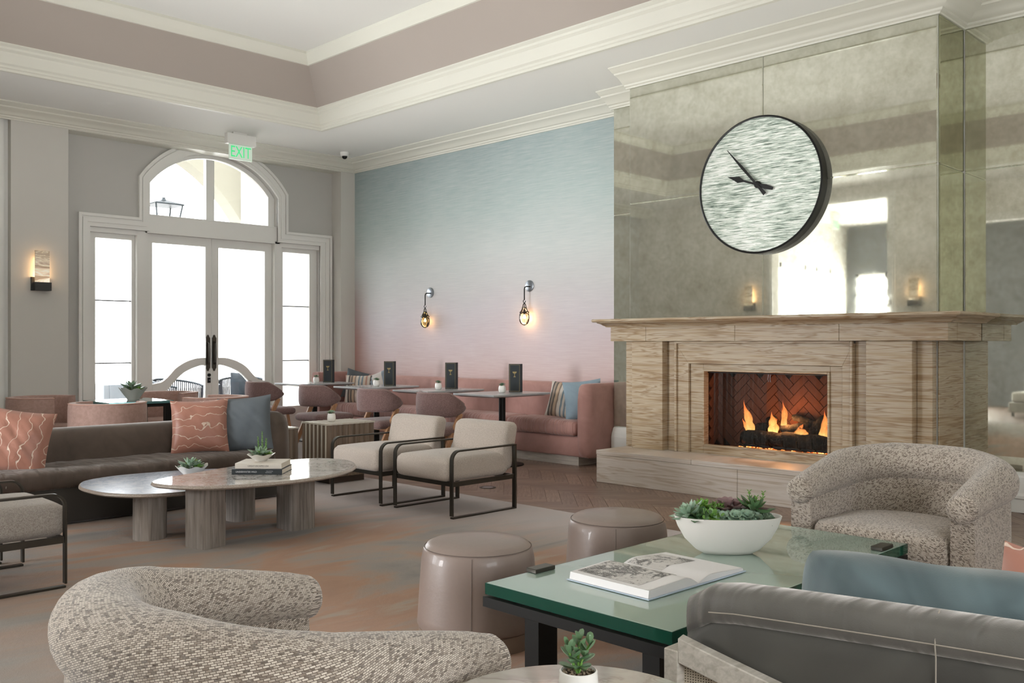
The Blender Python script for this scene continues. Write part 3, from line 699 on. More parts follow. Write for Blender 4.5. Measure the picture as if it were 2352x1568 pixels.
nf2=q.noise(q.co('Object',(70,70,16)),1,4,.7,.8); al=q.n('ShaderNodeMapRange',{'Value':q.math('ADD',q.math('ADD',q.math('MULTIPLY',lw.outputs[1],1.15),q.math('MULTIPLY',q.math('SUBTRACT',nf2.outputs[0],.5),1.5)),q.math('MULTIPLY',sp[2],.35)),1:.15,2:.95,3:0,4:1}).outputs[0]
mx=q.n('ShaderNodeMixShader',{0:al,1:e.outputs[0],2:trn.outputs[0]}); q.l(mx.outputs[0],q.out.inputs[0]); FLAME=q.m
def flame(label,x,y,z,h,w,seed,lean=0):
    rnd=random.Random(seed); pts=[];rr=[]
    ph=rnd.uniform(0,6)
    for i in range(16):
        t_=i/15; pts.append((x+.012*math.sin(5*t_+ph),y+lean*t_**1.5+.018*math.sin(6*t_+ph)*t_,z+h*t_)); rr.append(max(.0015,1.25*w*(1+.18*math.sin(9*t_+ph*2))*(math.sin(PI*min(1,t_*.93+.12))**.9)*(1-.35*t_)))
    t=thing('flame',label,'flame',(x,y,z),0,'gas flames in the firebox'); wobj('tongue',MB().tube(pts,rr,12),FLAME,t,smooth=80); return t
def fire(label,x,y,z,h,w,seed,lean=0,n=3):
    rnd=random.Random(seed*7); t=thing('flame',label,'flame',(x,y,z),0,'gas flames in the firebox')
    for k in range(n):
        hh=h*(1 if k==0 else rnd.uniform(.45,.8)); yy=y+(0 if k==0 else rnd.uniform(-1,1)*w*1.1); ph=rnd.uniform(0,6); le=lean+(0 if k==0 else rnd.uniform(-.03,.03)); pts=[];rr=[]
        for i in range(20):
            t_=i/19; pts.append((x+rnd.uniform(-.002,.002)+.010*math.sin(5*t_+ph),yy+le*t_**1.6+.016*math.sin(7*t_+ph)*t_,z+hh*t_)); rr.append(max(.001,w*(1 if k==0 else .6)*(math.sin(PI*min(1,t_**.7*.95+.06))**1.15)*(1+.22*math.sin(11*t_+ph))))
        wobj('tongue',MB().tube(pts,rr,12),FLAME,t,smooth=80)
    return t
fire('tallest flame tongue, at the left end of the log fire',7.37,4.36,.49,.30,.036,1,.06,4)
fire('broad flames under the round log stub',7.37,4.15,.50,.20,.040,3,-.02,4)
fire('pointed flame in the middle of the fire',7.40,4.05,.53,.27,.032,4,-.01,4)
fire('low wide flame under the arched branch',7.35,3.86,.50,.11,.045,6,0,3)
fire('tall flame tongue at the right end of the log fire',7.35,3.67,.47,.27,.034,7,-.04,4)
fire('flame wrapping the right end of the long log',7.34,3.585,.40,.17,.020,9,.01,3)
q=N('embers'); q.t.nodes.remove(q.b); nf=q.noise(q.co('Object',(40,40,40)),1,3); e=q.n('ShaderNodeEmission',{'Color':q.ramp(nf.outputs[0],[(.4,(.15,.01,.0)),(.5,(1,.18,.03)),(.62,(1,.62,.2))]),'Strength':2.2}); q.l(e.outputs[0],q.out.inputs[0])
em=MB(); rnd=random.Random(3)
for i in range(70):
    y=rnd.uniform(3.55,4.45); x=rnd.uniform(7.26,7.42); em.lathe([(0,-.008),(.016,-.002),(.012,.007),(0,.01)],5,T(x,y,.36+rnd.uniform(0,.012),rz=rnd.uniform(0,6)),1,rnd.uniform(.6,1.4))
props(obj('ember_bed',em,q.m),'bed of glowing embers under the grate','embers',kind='stuff')
# wire mesh curtain (two leaves, gathered)
q=N('spark_mesh'); q.t.nodes.remove(q.b); u=q.sep(q.co('UV',(170,170,1),(0,0,PI/4)))
a_=q.math('FRACT',u[0]); c_=q.math('FRACT',u[1]); ln=q.math('MAXIMUM',q.math('GREATER_THAN',a_,.83),q.math('GREATER_THAN',c_,.83))
df=q.n('ShaderNodeBsdfPrincipled',{'Base Color':lin('#2e302d'),'Metallic':.7,'Roughness':.4}); tr=q.n('ShaderNodeBsdfTransparent'); mx=q.n('ShaderNodeMixShader',{0:ln,1:tr.outputs[0],2:df.outputs[0]}); q.l(mx.outputs[0],q.out.inputs[0]); SPARK=q.m
fs=thing('fire_screen','gathered fine wire mesh curtain hanging in the fireplace opening','fire screen',(7.245,4.12,.39))
def leafc(y0,y1,lean,seed):
    rnd=random.Random(seed); b=MB(); n=90; v=[];uv=[];f=[]
    for k in range(2):
        for i in range(n+1):
            t_=i/n; y=y0+(y1-y0)*t_+(lean*(t_)*(1-k)); v.append((7.245+.005*math.sin(t_*38+seed)+.004*math.sin(t_*17),y,.392 if k==0 else 1.035))
    for i in range(n):
        f.append((i,i+1,n+2+i,n+1+i)); uu=[(v[q_][1]*1.25,v[q_][2]) for q_ in f[-1]]; uv.append(uu)
    b.add(v,f,None,uv); wobj('mesh_curtain',b,SPARK,fs,smooth=80,fix=False)
leafc(4.66,4.12,.02,1); leafc(3.56,4.04,-.07,2.4)
wobj('curtain_rod',MB().tube([(7.245,3.535,1.036),(7.245,4.72,1.036)],.005,6),BLACKM,fs)
for y in (4.105,4.085): wobj('pull_handle',MB().tube([(7.238,y,1.03),(7.235,y+.003,.99),(7.238,y-.001,.965)],.003,6),STEEL,fs)
# ================================================================ mirrors
mw=thing('mantel_mirror','large antique mirror over the mantel, behind the round clock','mirror',(7.3,4.18,1.535))
for y0,y1 in ((4.187,5.648),(2.708,4.185)):
    for z0,z1 in ((1.536,2.667),(2.669,3.805)): wobj('mirror_panel',MB().box(7.286,y0,z0,7.2985,y1,z1),MIRR,mw,bevel=.009,seg=1)
for z0,z1 in ((1.536,2.667),(2.669,3.805)): wobj('mirror_panel',MB().box(7.30,2.693,z0,7.806,2.705,z1),MIRR2,mw,bevel=.009,seg=1,label='side panel, greener glass')
mw=thing('narrow_mirror_strip','narrow antique mirror strip between the ombre wall and the chimney breast','mirror',(7.81,5.96,.41))
for z0,z1 in ((.41,1.5),(1.502,2.667),(2.669,3.805)): wobj('mirror_panel',MB().box(7.808,5.655,z0,7.8195,6.268,z1),MIRR,mw,bevel=.009,seg=1)
mw=thing('wall_mirror','tall antique mirror wall to the right of the fireplace','mirror',(7.81,1.8,.305))
for y0,y1 in ((1.45,2.69),(.2,1.448)):
    for z0,z1 in ((.31,2.667),(2.669,3.805)): wobj('mirror_panel',MB().box(7.808,y0,z0,7.8195,y1,z1),MIRR,mw,bevel=.009,seg=1)
# ================================================================ clock
ck=thing('wall_clock','large round wall clock with rippled silvery glass face and black rim','clock',(7.285,4.185,2.675))
CM=Matrix(((0,0,-1,0),(1,0,0,0),(0,1,0,0),(0,0,0,1)))   # local z -> -x (towards the room), x -> y, y -> z
q=N('rippled_glass_face'); v=q.co('Object',(1,1,1)); st=q.noise(q.co('Object',(2,7,90)),1,4,.65,.4); big=q.noise(v,2.5,2)
q.bump(st.outputs[0],.9,.012)
CLF=q.set(q.ramp(q.math('ADD',q.math('MULTIPLY',st.outputs[0],.8),q.math('MULTIPLY',big.outputs[0],.2)),[(.36,'#66756b'),(.43,'#a2b0a4'),(.49,'#cbd6ca'),(.58,'#f6faf4')]),.22,.35)
obj('rim',MB().lathe([(.597,0),(.597,.085),(.588,.09),(.580,.088),(.580,.0)],96,CM),BLACKM,ck,smooth=30)
obj('face',MB().lathe([(0,.078),(.582,.078),(.582,.01),(0,.01)],96,CM),CLF,ck,smooth=30)
obj('centre_boss',MB().lathe([(.03,.08),(.03,.10),(.022,.108),(0,.11)],24,CM),BLACKM,ck,smooth=30)
def hand(name,ang,L,w,tail,z):
    p=[(-tail,-w*.45),(-tail*.55,-w*.75),(0,-w*.35),(L*.45,-w*.28),(L*.62,-w*1.0),(L*.75,-w*.6),(L,0),(L*.75,w*.6),(L*.62,w*1.0),(L*.45,w*.28),(0,w*.35),(-tail*.55,w*.75),(-tail,w*.45)] if name=='hour_hand' else [(-tail,-w),(0,-w*.5),(L*.5,-w*.7),(L,-.002),(L,.002),(L*.5,w*.7),(0,w*.5),(-tail,w)]
    obj(name,MB().prism(p,z,z+.006,CM@Matrix.Rotation(ang,4,'Z')),BLACKM,ck)
# seen from the room the y axis runs right to left
hand('hour_hand',math.radians(19),.31,.028,.16,.096); hand('minute_hand',math.radians(49),.44,.017,.12,.104)
# ================================================================ sconces
def drop_lamp(y,z,label,tint,glow):
    t=thing('glass_drop_sconce',label,'wall lamp',(8.06,y,z))
    M=CM
    obj('back_plate',MB().lathe([(0,.0),(.068,.0),(.068,.012),(.064,.014),(0,.014)],32,M),STEEL,t,smooth=30)
    obj('arm',MB().tube([(-.012,-.02,-.01),(-.07,-.01,-.01),(-.088,-.0,-.02),(-.095,.0,-.045),(-.095,.0,-.17)],.0075,8),BLACKM,t,smooth=60)
    hk=[(-.095,.018*math.cos(a),-.188+.018*math.sin(a)) for a in [math.radians(100-300*i/16) for i in range(17)]]
    obj('hook',MB().tube(hk,.0045,8),BLACKM,t,smooth=60)
    L=MB()
    prof=[(.012,-.255),(.03,-.275),(.048,-.31),(.060,-.35),(.064,-.385),(.060,-.425),(.045,-.455),(.022,-.472),(0,-.478)]
    obj('glass_drop',MB().lathe(prof[::-1],28,T(-.095,0,0)),tint,t,smooth=60)
    b=MB()
    for s_ in (-1,1): b.tube([(-.095,0,-.205),(-.095,s_*.018,-.225),(-.095,s_*.036,-.275),(-.095,s_*.052,-.315),(-.13,s_*.035,-.33)],.005,6)
    ringp=[(-.095+.054*math.cos(a),.054*math.sin(a),-.322-.01*math.cos(2*a)) for a in [2*PI*i/24 for i in range(24)]]
    b.tube(ringp,.005,6,True); obj('leather_strap',b,BLACKM,t,smooth=60)
    obj('socket',MB().lathe([(.010,-.345),(.014,-.34),(.014,-.30),(.006,-.28),(.004,-.2)],12,T(-.095,0,0)),BLACKM,t,smooth=40)
    q=N('bulb_'+label[:5]); q.set((0,0,0,1),.5,Emission_Color=(1,.62,.28,1),Emission_Strength=9)
    obj('bulb',MB().lathe([(0,-.40),(.012,-.392),(.017,-.378),(.012,-.36),(.008,-.345)],14,T(-.095,0,0)),q.m,t,smooth=60)
    point('sconce_lamp',(8.06-.075,y,z-.39),glow,(1,.58,.25),.035)
drop_lamp(9.61,1.98,'smoky glass drop sconce nearest the doors, on the ombre wall',glassmat('smoke_glass',(.42,.40,.30,1),.10),.9)
drop_lamp(7.756,1.99,'clearer glass drop sconce nearest the fireplace, on the ombre wall',glassmat('clear_amber_glass',(.85,.80,.72,1),.08),1.3)
q=N('alabaster'); w_=q.noise(q.co('Object',(1.5,1.5,9)),1,4,.6,1.5); s_=q.sep(q.co('Generated'))
vn=q.ramp(w_.outputs[0],[(.40,'#b89c7e'),(.5,'#e8d6bd'),(.52,'#fff1d8'),(.56,'#d9c2a4'),(.7,'#cbb7a5')])
q.set(vn,.4,Emission_Color=vn); q.l(q.math('ADD',q.math('MULTIPLY',q.math('POWER',q.math('SUBTRACT',1,s_[2]),1.6),.55),.03),q.b.inputs['Emission Strength']); ALAB=q.m
def slab_lamp(loc,rz,label):
    t=thing('alabaster_sconce',label,'wall lamp',loc,rz,'alabaster sconces on the piers')
    # local: x along wall, -y towards room
    obj('back_plate',MB().box(-.095,-.022,0,.095,0,.155),DARKG,t,bevel=.002,seg=1)
    obj('bracket',MB().box(-.075,-.10,0,.10,-.022,.095),DARKG,t,bevel=.002,seg=1)
    obj('alabaster_slab',MB().box(-.07,-.082,.095,.085,-.060,.455),ALAB,t,bevel=.002,seg=1)
    M=Matrix.Translation(Vector(loc))@Matrix.Rotation(rz,4,'Z')
    p=M@Vector((.0,-.042,.17)); point('slab_lamp',p,.9,(1,.66,.34),.03)
    p=M@Vector((.0,-.042,.32)); point('slab_lamp_up',p,.5,(1,.66,.34),.03)
slab_lamp((3.69,11.345,1.90),0,'alabaster slab sconce on the left pier beside the doors')
slab_lamp((-.67,9.0,1.90),PI/2,'alabaster slab sconce on the side wall, seen small in the chimney mirror')
slab_lamp((-.67,6.0,1.90),PI/2,'alabaster slab sconce on the side wall, seen at the right of the chimney mirror')
# ================================================================ exit signs, camera
q=N('exit_green'); q.set('#3fae74',.5,Emission_Color=(.05,.8,.25,1),Emission_Strength=.55); EXG=q.m
q=N('exit_panel'); q.set('#e6efe6',.2,Emission_Color=(.6,1,.7,1),Emission_Strength=.12); EXP=q.m
def exit_sign(loc,rz,label):
    t=thing('exit_sign',label,'exit sign',loc,rz)
    obj('canopy',MB().box(-.11,-.02,-.02,.08,.02,0),WHITE,t); obj('housing',MB().box(-.20,-.04,-.155,.20,.04,-.022),WHITE,t,bevel=.006)
    p=obj('panel',MB().box(-.16,-.006,-.345,.16,.006,-.15),EXP,t,bevel=.001,seg=1)
    text('exit_lettering','EXIT',.20,EXG,p,T(0,-.007,-.25,rx=PI/2)@Matrix.Scale(.70,4,(1,0,0)),.001)
exit_sign((5.885,10.75,3.96),0,'white ceiling EXIT sign with green letters above the arched window')
exit_sign((-2.6,8.3,3.85),0,'second EXIT sign, in the side room, seen only in the chimney mirror')
t=thing('dome_camera','small white dome security camera under the ceiling in the far corner','camera',(7.50,10.80,3.96))
obj('base',MB().lathe([(.062,0),(.062,-.03),(.055,-.05),(.04,-.056),(0,-.056)],24),WHITE,t,smooth=40)
obj('dome',MB().lathe([(.036,-.05),(.038,-.06),(.032,-.08),(.018,-.092),(0,-.096)],20),BLACKM,t,smooth=60)
t=thing('floor_outlet','round brass floor outlet cover set in the wooden floor','floor outlet',(5.765,6.076,0))
obj('ring',MB().lathe([(.075,0),(.075,.004),(.055,.005),(.055,.001)],32),BRONZE,t,smooth=30); obj('lid',MB().lathe([(0,.0035),(.052,.0035),(.052,0)],28),STEEL,t)
# ================================================================ soft helpers
def softbox(x0,y0,z0,x1,y1,z1,r=.04,n=6,puff=0):
    # rounded, slightly domed block
    b=MB(); bm=bmesh.new(); bmesh.ops.create_cube(bm,size=1)
    bmesh.ops.subdivide_edges(bm,edges=bm.edges[:],cuts=n,use_grid_fill=True)
    sx,sy,sz=(x1-x0),(y1-y0),(z1-z0); cx,cy,cz=(x0+x1)/2,(y0+y1)/2,(z0+z1)/2
    r=min(r,sx/2*.98,sy/2*.98,sz/2*.98)
    for v in bm.verts:
        p=v.co*2
        # concentrate vertices near the edges
        q_=[math.copysign(abs(c)**.6,c) if c else 0 for c in p]
        P=Vector((q_[0]*sx/2,q_[1]*sy/2,q_[2]*sz/2))
        I=Vector((max(-sx/2+r,min(sx/2-r,P.x)),max(-sy/2+r,min(sy/2-r,P.y)),max(-sz/2+r,min(sz/2-r,P.z))))
        d=P-I
        if d.length>1e-6: P=I+d.normalized()*min(r,d.length if d.length<r else r)
        fx,fy=1-(2*P.x/sx)**2,1-(2*P.y/sy)**2
        P.z+=puff*max(0,fx)*max(0,fy)*(1 if P.z>0 else -0.0)
        v.co=P+Vector((cx,cy,cz))
    b.add([v.co[:] for v in bm.verts],[[v.index for v in f.verts] for f in bm.faces]); bm.free(); return b
def pillow_mb(w,h,t,n=22,seed=1,chop=0,rc=0):
    # square cushion standing in the local xz plane, y is its thickness; pinched edges and pulled corners
    rnd=random.Random(seed); ph=[rnd.uniform(0,6) for _ in range(6)]; b=MB(); v=[];f=[];uv=[]
    def P(u,s_,side):
        e=(1-abs(u)**2.6)*(1-abs(s_)**2.6); th=t/2*max(0,e)**.55
        x=w/2*u*(1-.07*(1-abs(s_)**2)*abs(u)); z=h/2*s_*(1-.07*(1-abs(u)**2)*abs(s_))
        if chop: z-=chop*h*math.exp(-(u/.28)**2)*max(0,s_)**1.3; th*=1-.35*math.exp(-(u/.22)**2)*max(0,s_)
        k_=1-rc*(u*u*s_*s_)**1.5; x*=k_; z*=k_
        wr=.006*math.sin(7*u+ph[0]+3*s_)*math.sin(5*s_+ph[1])*e+ .004*math.sin(15*(u+s_)+ph[2])*e
        return (x,side*(th+wr),z)
    for side in(-1,1):
        for i in range(n+1):
            for j in range(n+1): v.append(P(2*i/n-1,2*j/n-1,side))
    N1=(n+1)*(n+1)
    for side in range(2):
        for i in range(n):
            for j in range(n):
                a=side*N1+i*(n+1)+j; q_=(a,a+1,a+n+2,a+n+1); f.append(q_ if side else q_[::-1])
                uv.append([(v[k][0],v[k][2]) for k in f[-1]])
    b.add(v,f,None,uv); return b
def pillow(label,loc,rot,w,h,t,m,seed=1,group=None,edge=None,chop=0,rc=0):
    o=obj('throw_pillow',pillow_mb(w,h,t,22,seed,chop,rc),m,smooth=75,loc=loc,rot=rot); props(o,label,'pillow',group)
    return o
# ================================================================ steel-framed lounge chairs
def lounge_chair(label,x,y,rz,mat=CREAM,grp='steel-framed lounge chairs'):
    t=thing('lounge_chair',label,'armchair',(x,y,Z0),rz,grp)
    for s_ in (-1,1):
        yy=s_*.335
        pts=[(-.325,yy,.006),(.325,yy,.006)]
        front=[(.325,yy,.02),(.325,yy,.40)]+[(.255+.07*math.cos(a),yy,.425+.07*math.sin(a)) for a in [math.radians(10*i) for i in range(1,10)]]
        side=MB(); side.tube([(-.325,yy,.006),(.325,yy,.006)],1,4,flat=(.036,.012))
        side.tube(front+[(-.32,yy,.497)],1,4,flat=(.036,.012),up=(1,0,0)); side.box(-.335,yy-.018,0,-.318,yy+.018,.503)
        obj('side_frame',side,BRONZE,t,bevel=.0015,seg=1)
        obj('side_rail',MB().box(-.318,yy-.010,.235,.318,yy+.010,.27),BRONZE,t)
    obj('front_rail',MB().box(.300,-.325,.235,.318,.325,.27),BRONZE,t); obj('back_rail',MB().box(-.318,-.325,.235,-.300,.325,.27),BRONZE,t)
    b=softbox(-.30,-.312,.262,.355,.312,.435,.055,9,.022)
    obj('seat_cushion',b,mat,t,smooth=80)
    b=softbox(-.37,-.312,.29,-.215,.312,.668,.055,9,0)
    for i,(X,Y,Z) in enumerate(b.v):
        k=(Z-.29)/.375; b.v[i]=(X-.05*k+.05*(1-k)*.6,Y,Z)
    obj('backrest',b,mat,t,smooth=80)
    obj('piping',MB().tube([(-.275-.0,sx*.300,.655) for sx in (-1,-.5,0,.5,1)],.003,6),mat,t) if False else None
    return t
lc=lounge_chair('oatmeal lounge chair with bronze frame, nearer of the pair in front of the banquette',4.82,5.455,PI)
dup(lc,(4.785,6.265,Z0),PI,'oatmeal lounge chair with bronze frame, beside the fluted side table')
lc3=lounge_chair('grey oatmeal lounge chair with bronze frame, nearest the left edge',1.475,5.48,0,CREAM2)
dup(lc3,(1.40,6.29,Z0),0,'grey oatmeal lounge chair half hidden behind the one at the left edge')
# ================================================================ brown sofa
sf=thing('long_sofa','long low brown velvet sofa with rolled back, behind the marble coffee tables','sofa',(2.75,7.25,Z0))
L0,L1=1.15,4.30
def rollbox(y0,z0,y1,z1,x0,x1,r,k=5,nx=30,wav=0,seed=0):
    # horizontal upholstered roll along x, rounded section
    ys=[];cy,cz=(y0+y1)/2,(z0+z1)/2; hy,hz=(y1-y0)/2,(z1-z0)/2; n=28; rnd=random.Random(seed); b=MB(); v=[];f=[];uv=[]
    for i in range(nx+1):
        t_=i/nx; x=x0+(x1-x0)*t_; e=1
        d=min(x-x0,x1-x); 
        if d<r: e=math.sqrt(max(0,1-((r-d)/r)**2))*.9+.1 if r>0 else 1
        ir=r*(1-e)
        for j in range(n):
            A=2*PI*j/n; ca,sa=math.cos(A),math.sin(A); px=math.copysign(abs(ca)**(2/k),ca); pz=math.copysign(abs(sa)**(2/k),sa)
            wv=wav*math.sin(x*23+math.sin(x*9+seed)*2)
            v.append((x,cy+px*(hy-ir),cz+pz*(hz-ir)+wv*(1 if pz>0 else 0)))
    for i in range(nx):
        for j in range(n):
            j2=(j+1)%n; f.append((i*n+j,(i+1)*n+j,(i+1)*n+j2,i*n+j2)); uv.append([(v[q_][0],(v[q_][1]+v[q_][2])) for q_ in f[-1]])
    f.append(list(range(n))); f.append([nx*n+j for j in range(n)][::-1]); uv.append([(v[q_][1],v[q_][2]) for q_ in f[-2]]); uv.append([(v[q_][1],v[q_][2]) for q_ in f[-1]])
    b.add(v,f,None,uv); return b
BACKV=velvet('taupe_brown_velvet_back','#594b41','#4a3e35',.28,0)
wobj('base',rollbox(6.885,Z0,7.75,.30,L0,4.22,.03,12,wav=0),flat('sofa_base_velvet','#38342f',.9,Sheen_Weight=.3),sf,smooth=60)
wobj('seat_cushion',rollbox(6.86,.255,7.55,.405,L0+.02,4.1,.05,4.5,90,.003,2),SOFA,sf,smooth=60)
wobj('backrest',rollbox(7.40,.10,7.75,.645,L0,4.15,.05,3.6,40),BACKV,sf,smooth=60)
arm=rollbox(-.13,Z0+.001,.15,.72,6.93,7.78,.10,3.2,16); arm.v=[(4.16-y,x,z) for x,y,z in arm.v]
wobj('armrest',arm,BACKV,sf,smooth=60)
wobj('seam',MB().tube([(2.02,6.856,.33),(2.02,6.882,.28)],.003,5),SEAML,sf)
PG='pillows on the brown sofa'
pillow('coral satin pillow with cream contour lines, at the left end of the brown sofa',(2.19,7.20,.60),(math.radians(-14),math.radians(9),math.radians(-28)),.45,.46,.16,CORALV,3,PG)
pillow('deep teal pillow behind the coral one at the left edge',(1.92,7.30,.58),(math.radians(-14),math.radians(6),math.radians(-10)),.44,.42,.15,TEALD,4,PG)
pillow('coral satin pillow with cream contour lines, at the right end of the brown sofa',(3.60,7.25,.615),(math.radians(-15),math.radians(-2),math.radians(-30)),.46,.45,.15,CORAL,5,PG)
pillow('slate blue pillow leaning against the right arm of the brown sofa',(3.93,7.10,.625),(math.radians(-10),math.radians(-5),math.radians(-42)),.45,.46,.15,BLUEP,6,PG)
# ================================================================ marble coffee tables
def slabtop(t,pts,z0,z1,m,name='tabletop'):
    P=spline([(a,b_) for a,b_ in [(p[0],p[1]) for p in pts]] and [(p[0],p[1],0) for p in pts],8); P=[(p[0],p[1]) for p in P]
    c_=Vector((sum(p[0] for p in P)/len(P),sum(p[1] for p in P)/len(P)))
    def sc(d): 
        out_=[]
        for i,p in enumerate(P):
            a=Vector(P[i-1]);b_=Vector(P[(i+1)%len(P)]); tt=(b_-a).normalized(); nn=Vector((tt.y,-tt.x)); 
            if nn.dot(Vector(p)-c_)>0: nn=-nn
            out_.append((p[0]+nn.x*d,p[1]+nn.y*d))
        return out_
    n=len(P); lay_=[(.045,z0),(.012,z0+.006),(0,z0+.016),(.004,z1-.006),(.012,z1)]
    v=[];f=[]
    for d,z in lay_:
        for p in sc(d): v.append((p[0],p[1],z))
    for i in range(len(lay_)-1):
        for k in range(n): f.append((i*n+k,i*n+(k+1)%n,(i+1)*n+(k+1)%n,(i+1)*n+k))
    f.append(list(range(n))[::-1])
    o=wobj('table_edge',MB().add(v,f),EDGE,t,smooth=40)
    wobj(name,MB().prism(sc(.0125),z1-.004,z1+.0008),m,t)
    return sc
def rleg(t,x,y,w,d,h,rz,rr=.06):
    P=[]
    for cx,cy,a0 in ((w/2-rr,d/2-rr,0),(-w/2+rr,d/2-rr,90),(-w/2+rr,-d/2+rr,180),(w/2-rr,-d/2+rr,270)):
        for i in range(7):
            a=math.radians(a0+15*i); P.append((cx+rr*math.cos(a),cy+rr*math.sin(a)))
    wobj('leg',MB().prism(P,Z0,h,T(x,y,0,rz=rz)),TRAV,t,smooth=40)
ct=thing('coffee_table','larger egg-shaped coffee table with white and grey marble top on travertine legs','coffee table',(3.25,5.62,Z0))
slabtop(ct,[(2.50,5.68),(2.56,5.45),(2.70,5.29),(2.98,5.18),(3.285,5.15),(3.575,5.22),(3.86,5.42),(4.02,5.70),(4.0,5.92),(3.86,6.06),(3.49,6.08),(3.2,6.03),(2.91,5.93),(2.63,5.83)],.398,.43,MARB)
rleg(ct,2.80,5.56,.185,.205,.40,math.radians(12),.035); rleg(ct,3.52,5.66,.20,.21,.40,math.radians(2),.03); rleg(ct,3.40,6.02,.16,.18,.34,.3) if False else None
cb2=thing('low_coffee_table','lower coffee table with blue-grey marble top, tucked under the larger one','coffee table',(2.9,6.25,Z0))
slabtop(cb2,[(2.33,6.3),(2.37,6.03),(2.52,5.82),(2.78,5.74),(3.1,5.82),(3.4,5.97),(3.62,6.2),(3.58,6.5),(3.3,6.7),(2.95,6.79),(2.7,6.80),(2.47,6.70),(2.36,6.5)],.308,.34,MARB2)
rleg(cb2,2.65,6.04,.21,.20,.31,.2,.095); rleg(cb2,3.40,6.21,.19,.17,.31,.25,.06)
# books
def book(label,M,w,d,h,cover,spine_m,title,small,tm,loc,rz,dx=0):
    t=thing('book',label,'book',loc,rz,'books stacked on the marble coffee table')
    obj('cover',MB().box(-w/2,-d/2,0,w/2,d/2,.003).box(-w/2,-d/2,h-.003,w/2,d/2,h).box(-w/2,-d/2,.003,w/2,-d/2+.004,h-.003),cover,t,bevel=.001,seg=1)
    obj('page_block',MB().box(-w/2+.004,-d/2+.004,.003,w/2-.004,d/2-.004,h-.003),PAGE,t)
    text('spine_title',title,h*.42,tm,t,T(dx,-d/2-.0006,h/2,rx=PI/2),.0003)
    for i,(s_,sx,sz,size) in enumerate(small): text('spine_print',s_,size,tm,t,T(sx,-d/2-.0006,h/2+sz,rx=PI/2),.0003)
    return t
PAGE=flat('page_block','#d9cfc0',.9)
BK1=flat('charcoal_cover','#2c3236',.5); BK2=flat('ivory_cover','#d8d0c4',.5); INKL=flat('pale_ink','#d5d8da',.6); INKD=flat('grey_ink','#6f6a64',.6)
rz=-.80
book('charcoal hardback titled UNDERWATER WILD, lower book of the stack',None,.335,.27,.035,BK1,None,'UNDERWATER WILD',[('CRAIG FOSTER &',.085,.005,.006),('ROSS FRYLINCK',.079,-.005,.006)],INKL,(3.245,5.63,.4312),rz,-.07)
book('ivory hardback titled GREAT ESCAPES USA, upper book of the stack',None,.31,.25,.036,BK2,None,'GREAT ESCAPES USA',[],INKD,(3.255,5.635,.4668),rz,.0)
# ================================================================ succulents
def leaf_mb(L,w,th,kind='point',curl=.25):
    b=MB(); v=[];f=[]; n=5
    prof={'point':[(.0,.35),(.25,.8),(.55,1),(.82,.62),(1,.03)],'round':[(.0,.25),(.3,.75),(.62,1),(.88,.75),(1,.12)],'needle':[(0,.6),(.3,1),(.6,.8),(.85,.45),(1,.03)]}[kind]
    for (t_,k) in prof:
        z=curl*L*t_**2
        for s_,h in ((-1,.0),(0,-.5),(1,.0),(0,.5)):
            v.append((L*t_,s_*w/2*k,z+h*th*(k+.1)+(abs(s_)*.18*w*k)))
    for i in range(n-1):
        for j in range(4): f.append((i*4+j,i*4+(j+1)%4,(i+1)*4+(j+1)%4,(i+1)*4+j))
    f.append((0,1,2,3)); f.append((n*4-1,n*4-2,n*4-3,n*4-4))
    return b.add(v,f)
LEAFM={}
def leaf_mesh(key,L,w,th,kind,m,curl=.25):
    k=(key,round(L,3),round(w,3),kind,m.name,curl)
    if k not in LEAFM:
        me=mesh_of('leaf',leaf_mb(L,w,th,kind,curl),m,60); LEAFM[k]=me
    return LEAFM[k]
def rosette(parent,pos,R,n_rings,m,kind='point',per=6,single=False,tilt=(0,0),wf=.42,rise=.9):
    rnd=random.Random(int(pos[0]*9999+pos[1]*777)); base=Matrix.Translation(pos)@Matrix.Rotation(tilt[0],4,'X')@Matrix.Rotation(tilt[1],4,'Y')
    core=MB().lathe([(0,-R*.25),(R*.16,-R*.1),(R*.14,R*.12),(0,R*.25)],6,base)
    big=MB(); objs=[]
    for k in range(n_rings):
        f_=k/max(1,n_rings-1); L=R*(1-.62*f_); up=math.radians(8+70*f_*rise)
        for i in range(per):
            a=2*PI*i/per+k*.55+rnd.uniform(-.1,.1)
            M=base@Matrix.Rotation(a,4,'Z')@Matrix.Rotation(-up,4,'Y')@Matrix.Translation((R*.06,0,R*.04*k))
            if single: objs.append((L,M))
            else: lm=leaf_mb(L,L*wf*1.2,L*.14,kind,.22); big.add(lm.v,lm.f,M)
    if single:
        o=obj('rosette_core',core,m,parent,smooth=60)
        for L,M in objs:
            Lr=round(L/R,1)*R; q_=bpy.data.objects.new('leaf',leaf_mesh('r',Lr,Lr*wf*1.2,Lr*.14,kind,m)); C.objects.link(q_); q_.parent=o; q_.matrix_local=M
        return o
    big.add(core.v,core.f); return obj('rosette',big,m,parent,smooth=60)
def sprig(parent,pos,h,m,lean=(0,0),ls=.012,n=9,kind='round'):
    b=MB(); top=(pos[0]+lean[0],pos[1]+lean[1],pos[2]+h); b.tube([pos,top],.0018,5)
    for i in range(n):
        t_=.15+.85*i/(n-1); c_=Vector(pos).lerp(Vector(top),t_)
        for s_ in (0,PI):
            M=Matrix.Translation(c_)@Matrix.Rotation(i*1.57+s_,4,'Z')@Matrix.Rotation(-.5,4,'Y'); L=ls*(1.15-.5*t_); lm=leaf_mb(L,L*.75,L*.25,kind,.2); b.add(lm.v,lm.f,M)
    return obj('sprig',b,m,parent,smooth=60)
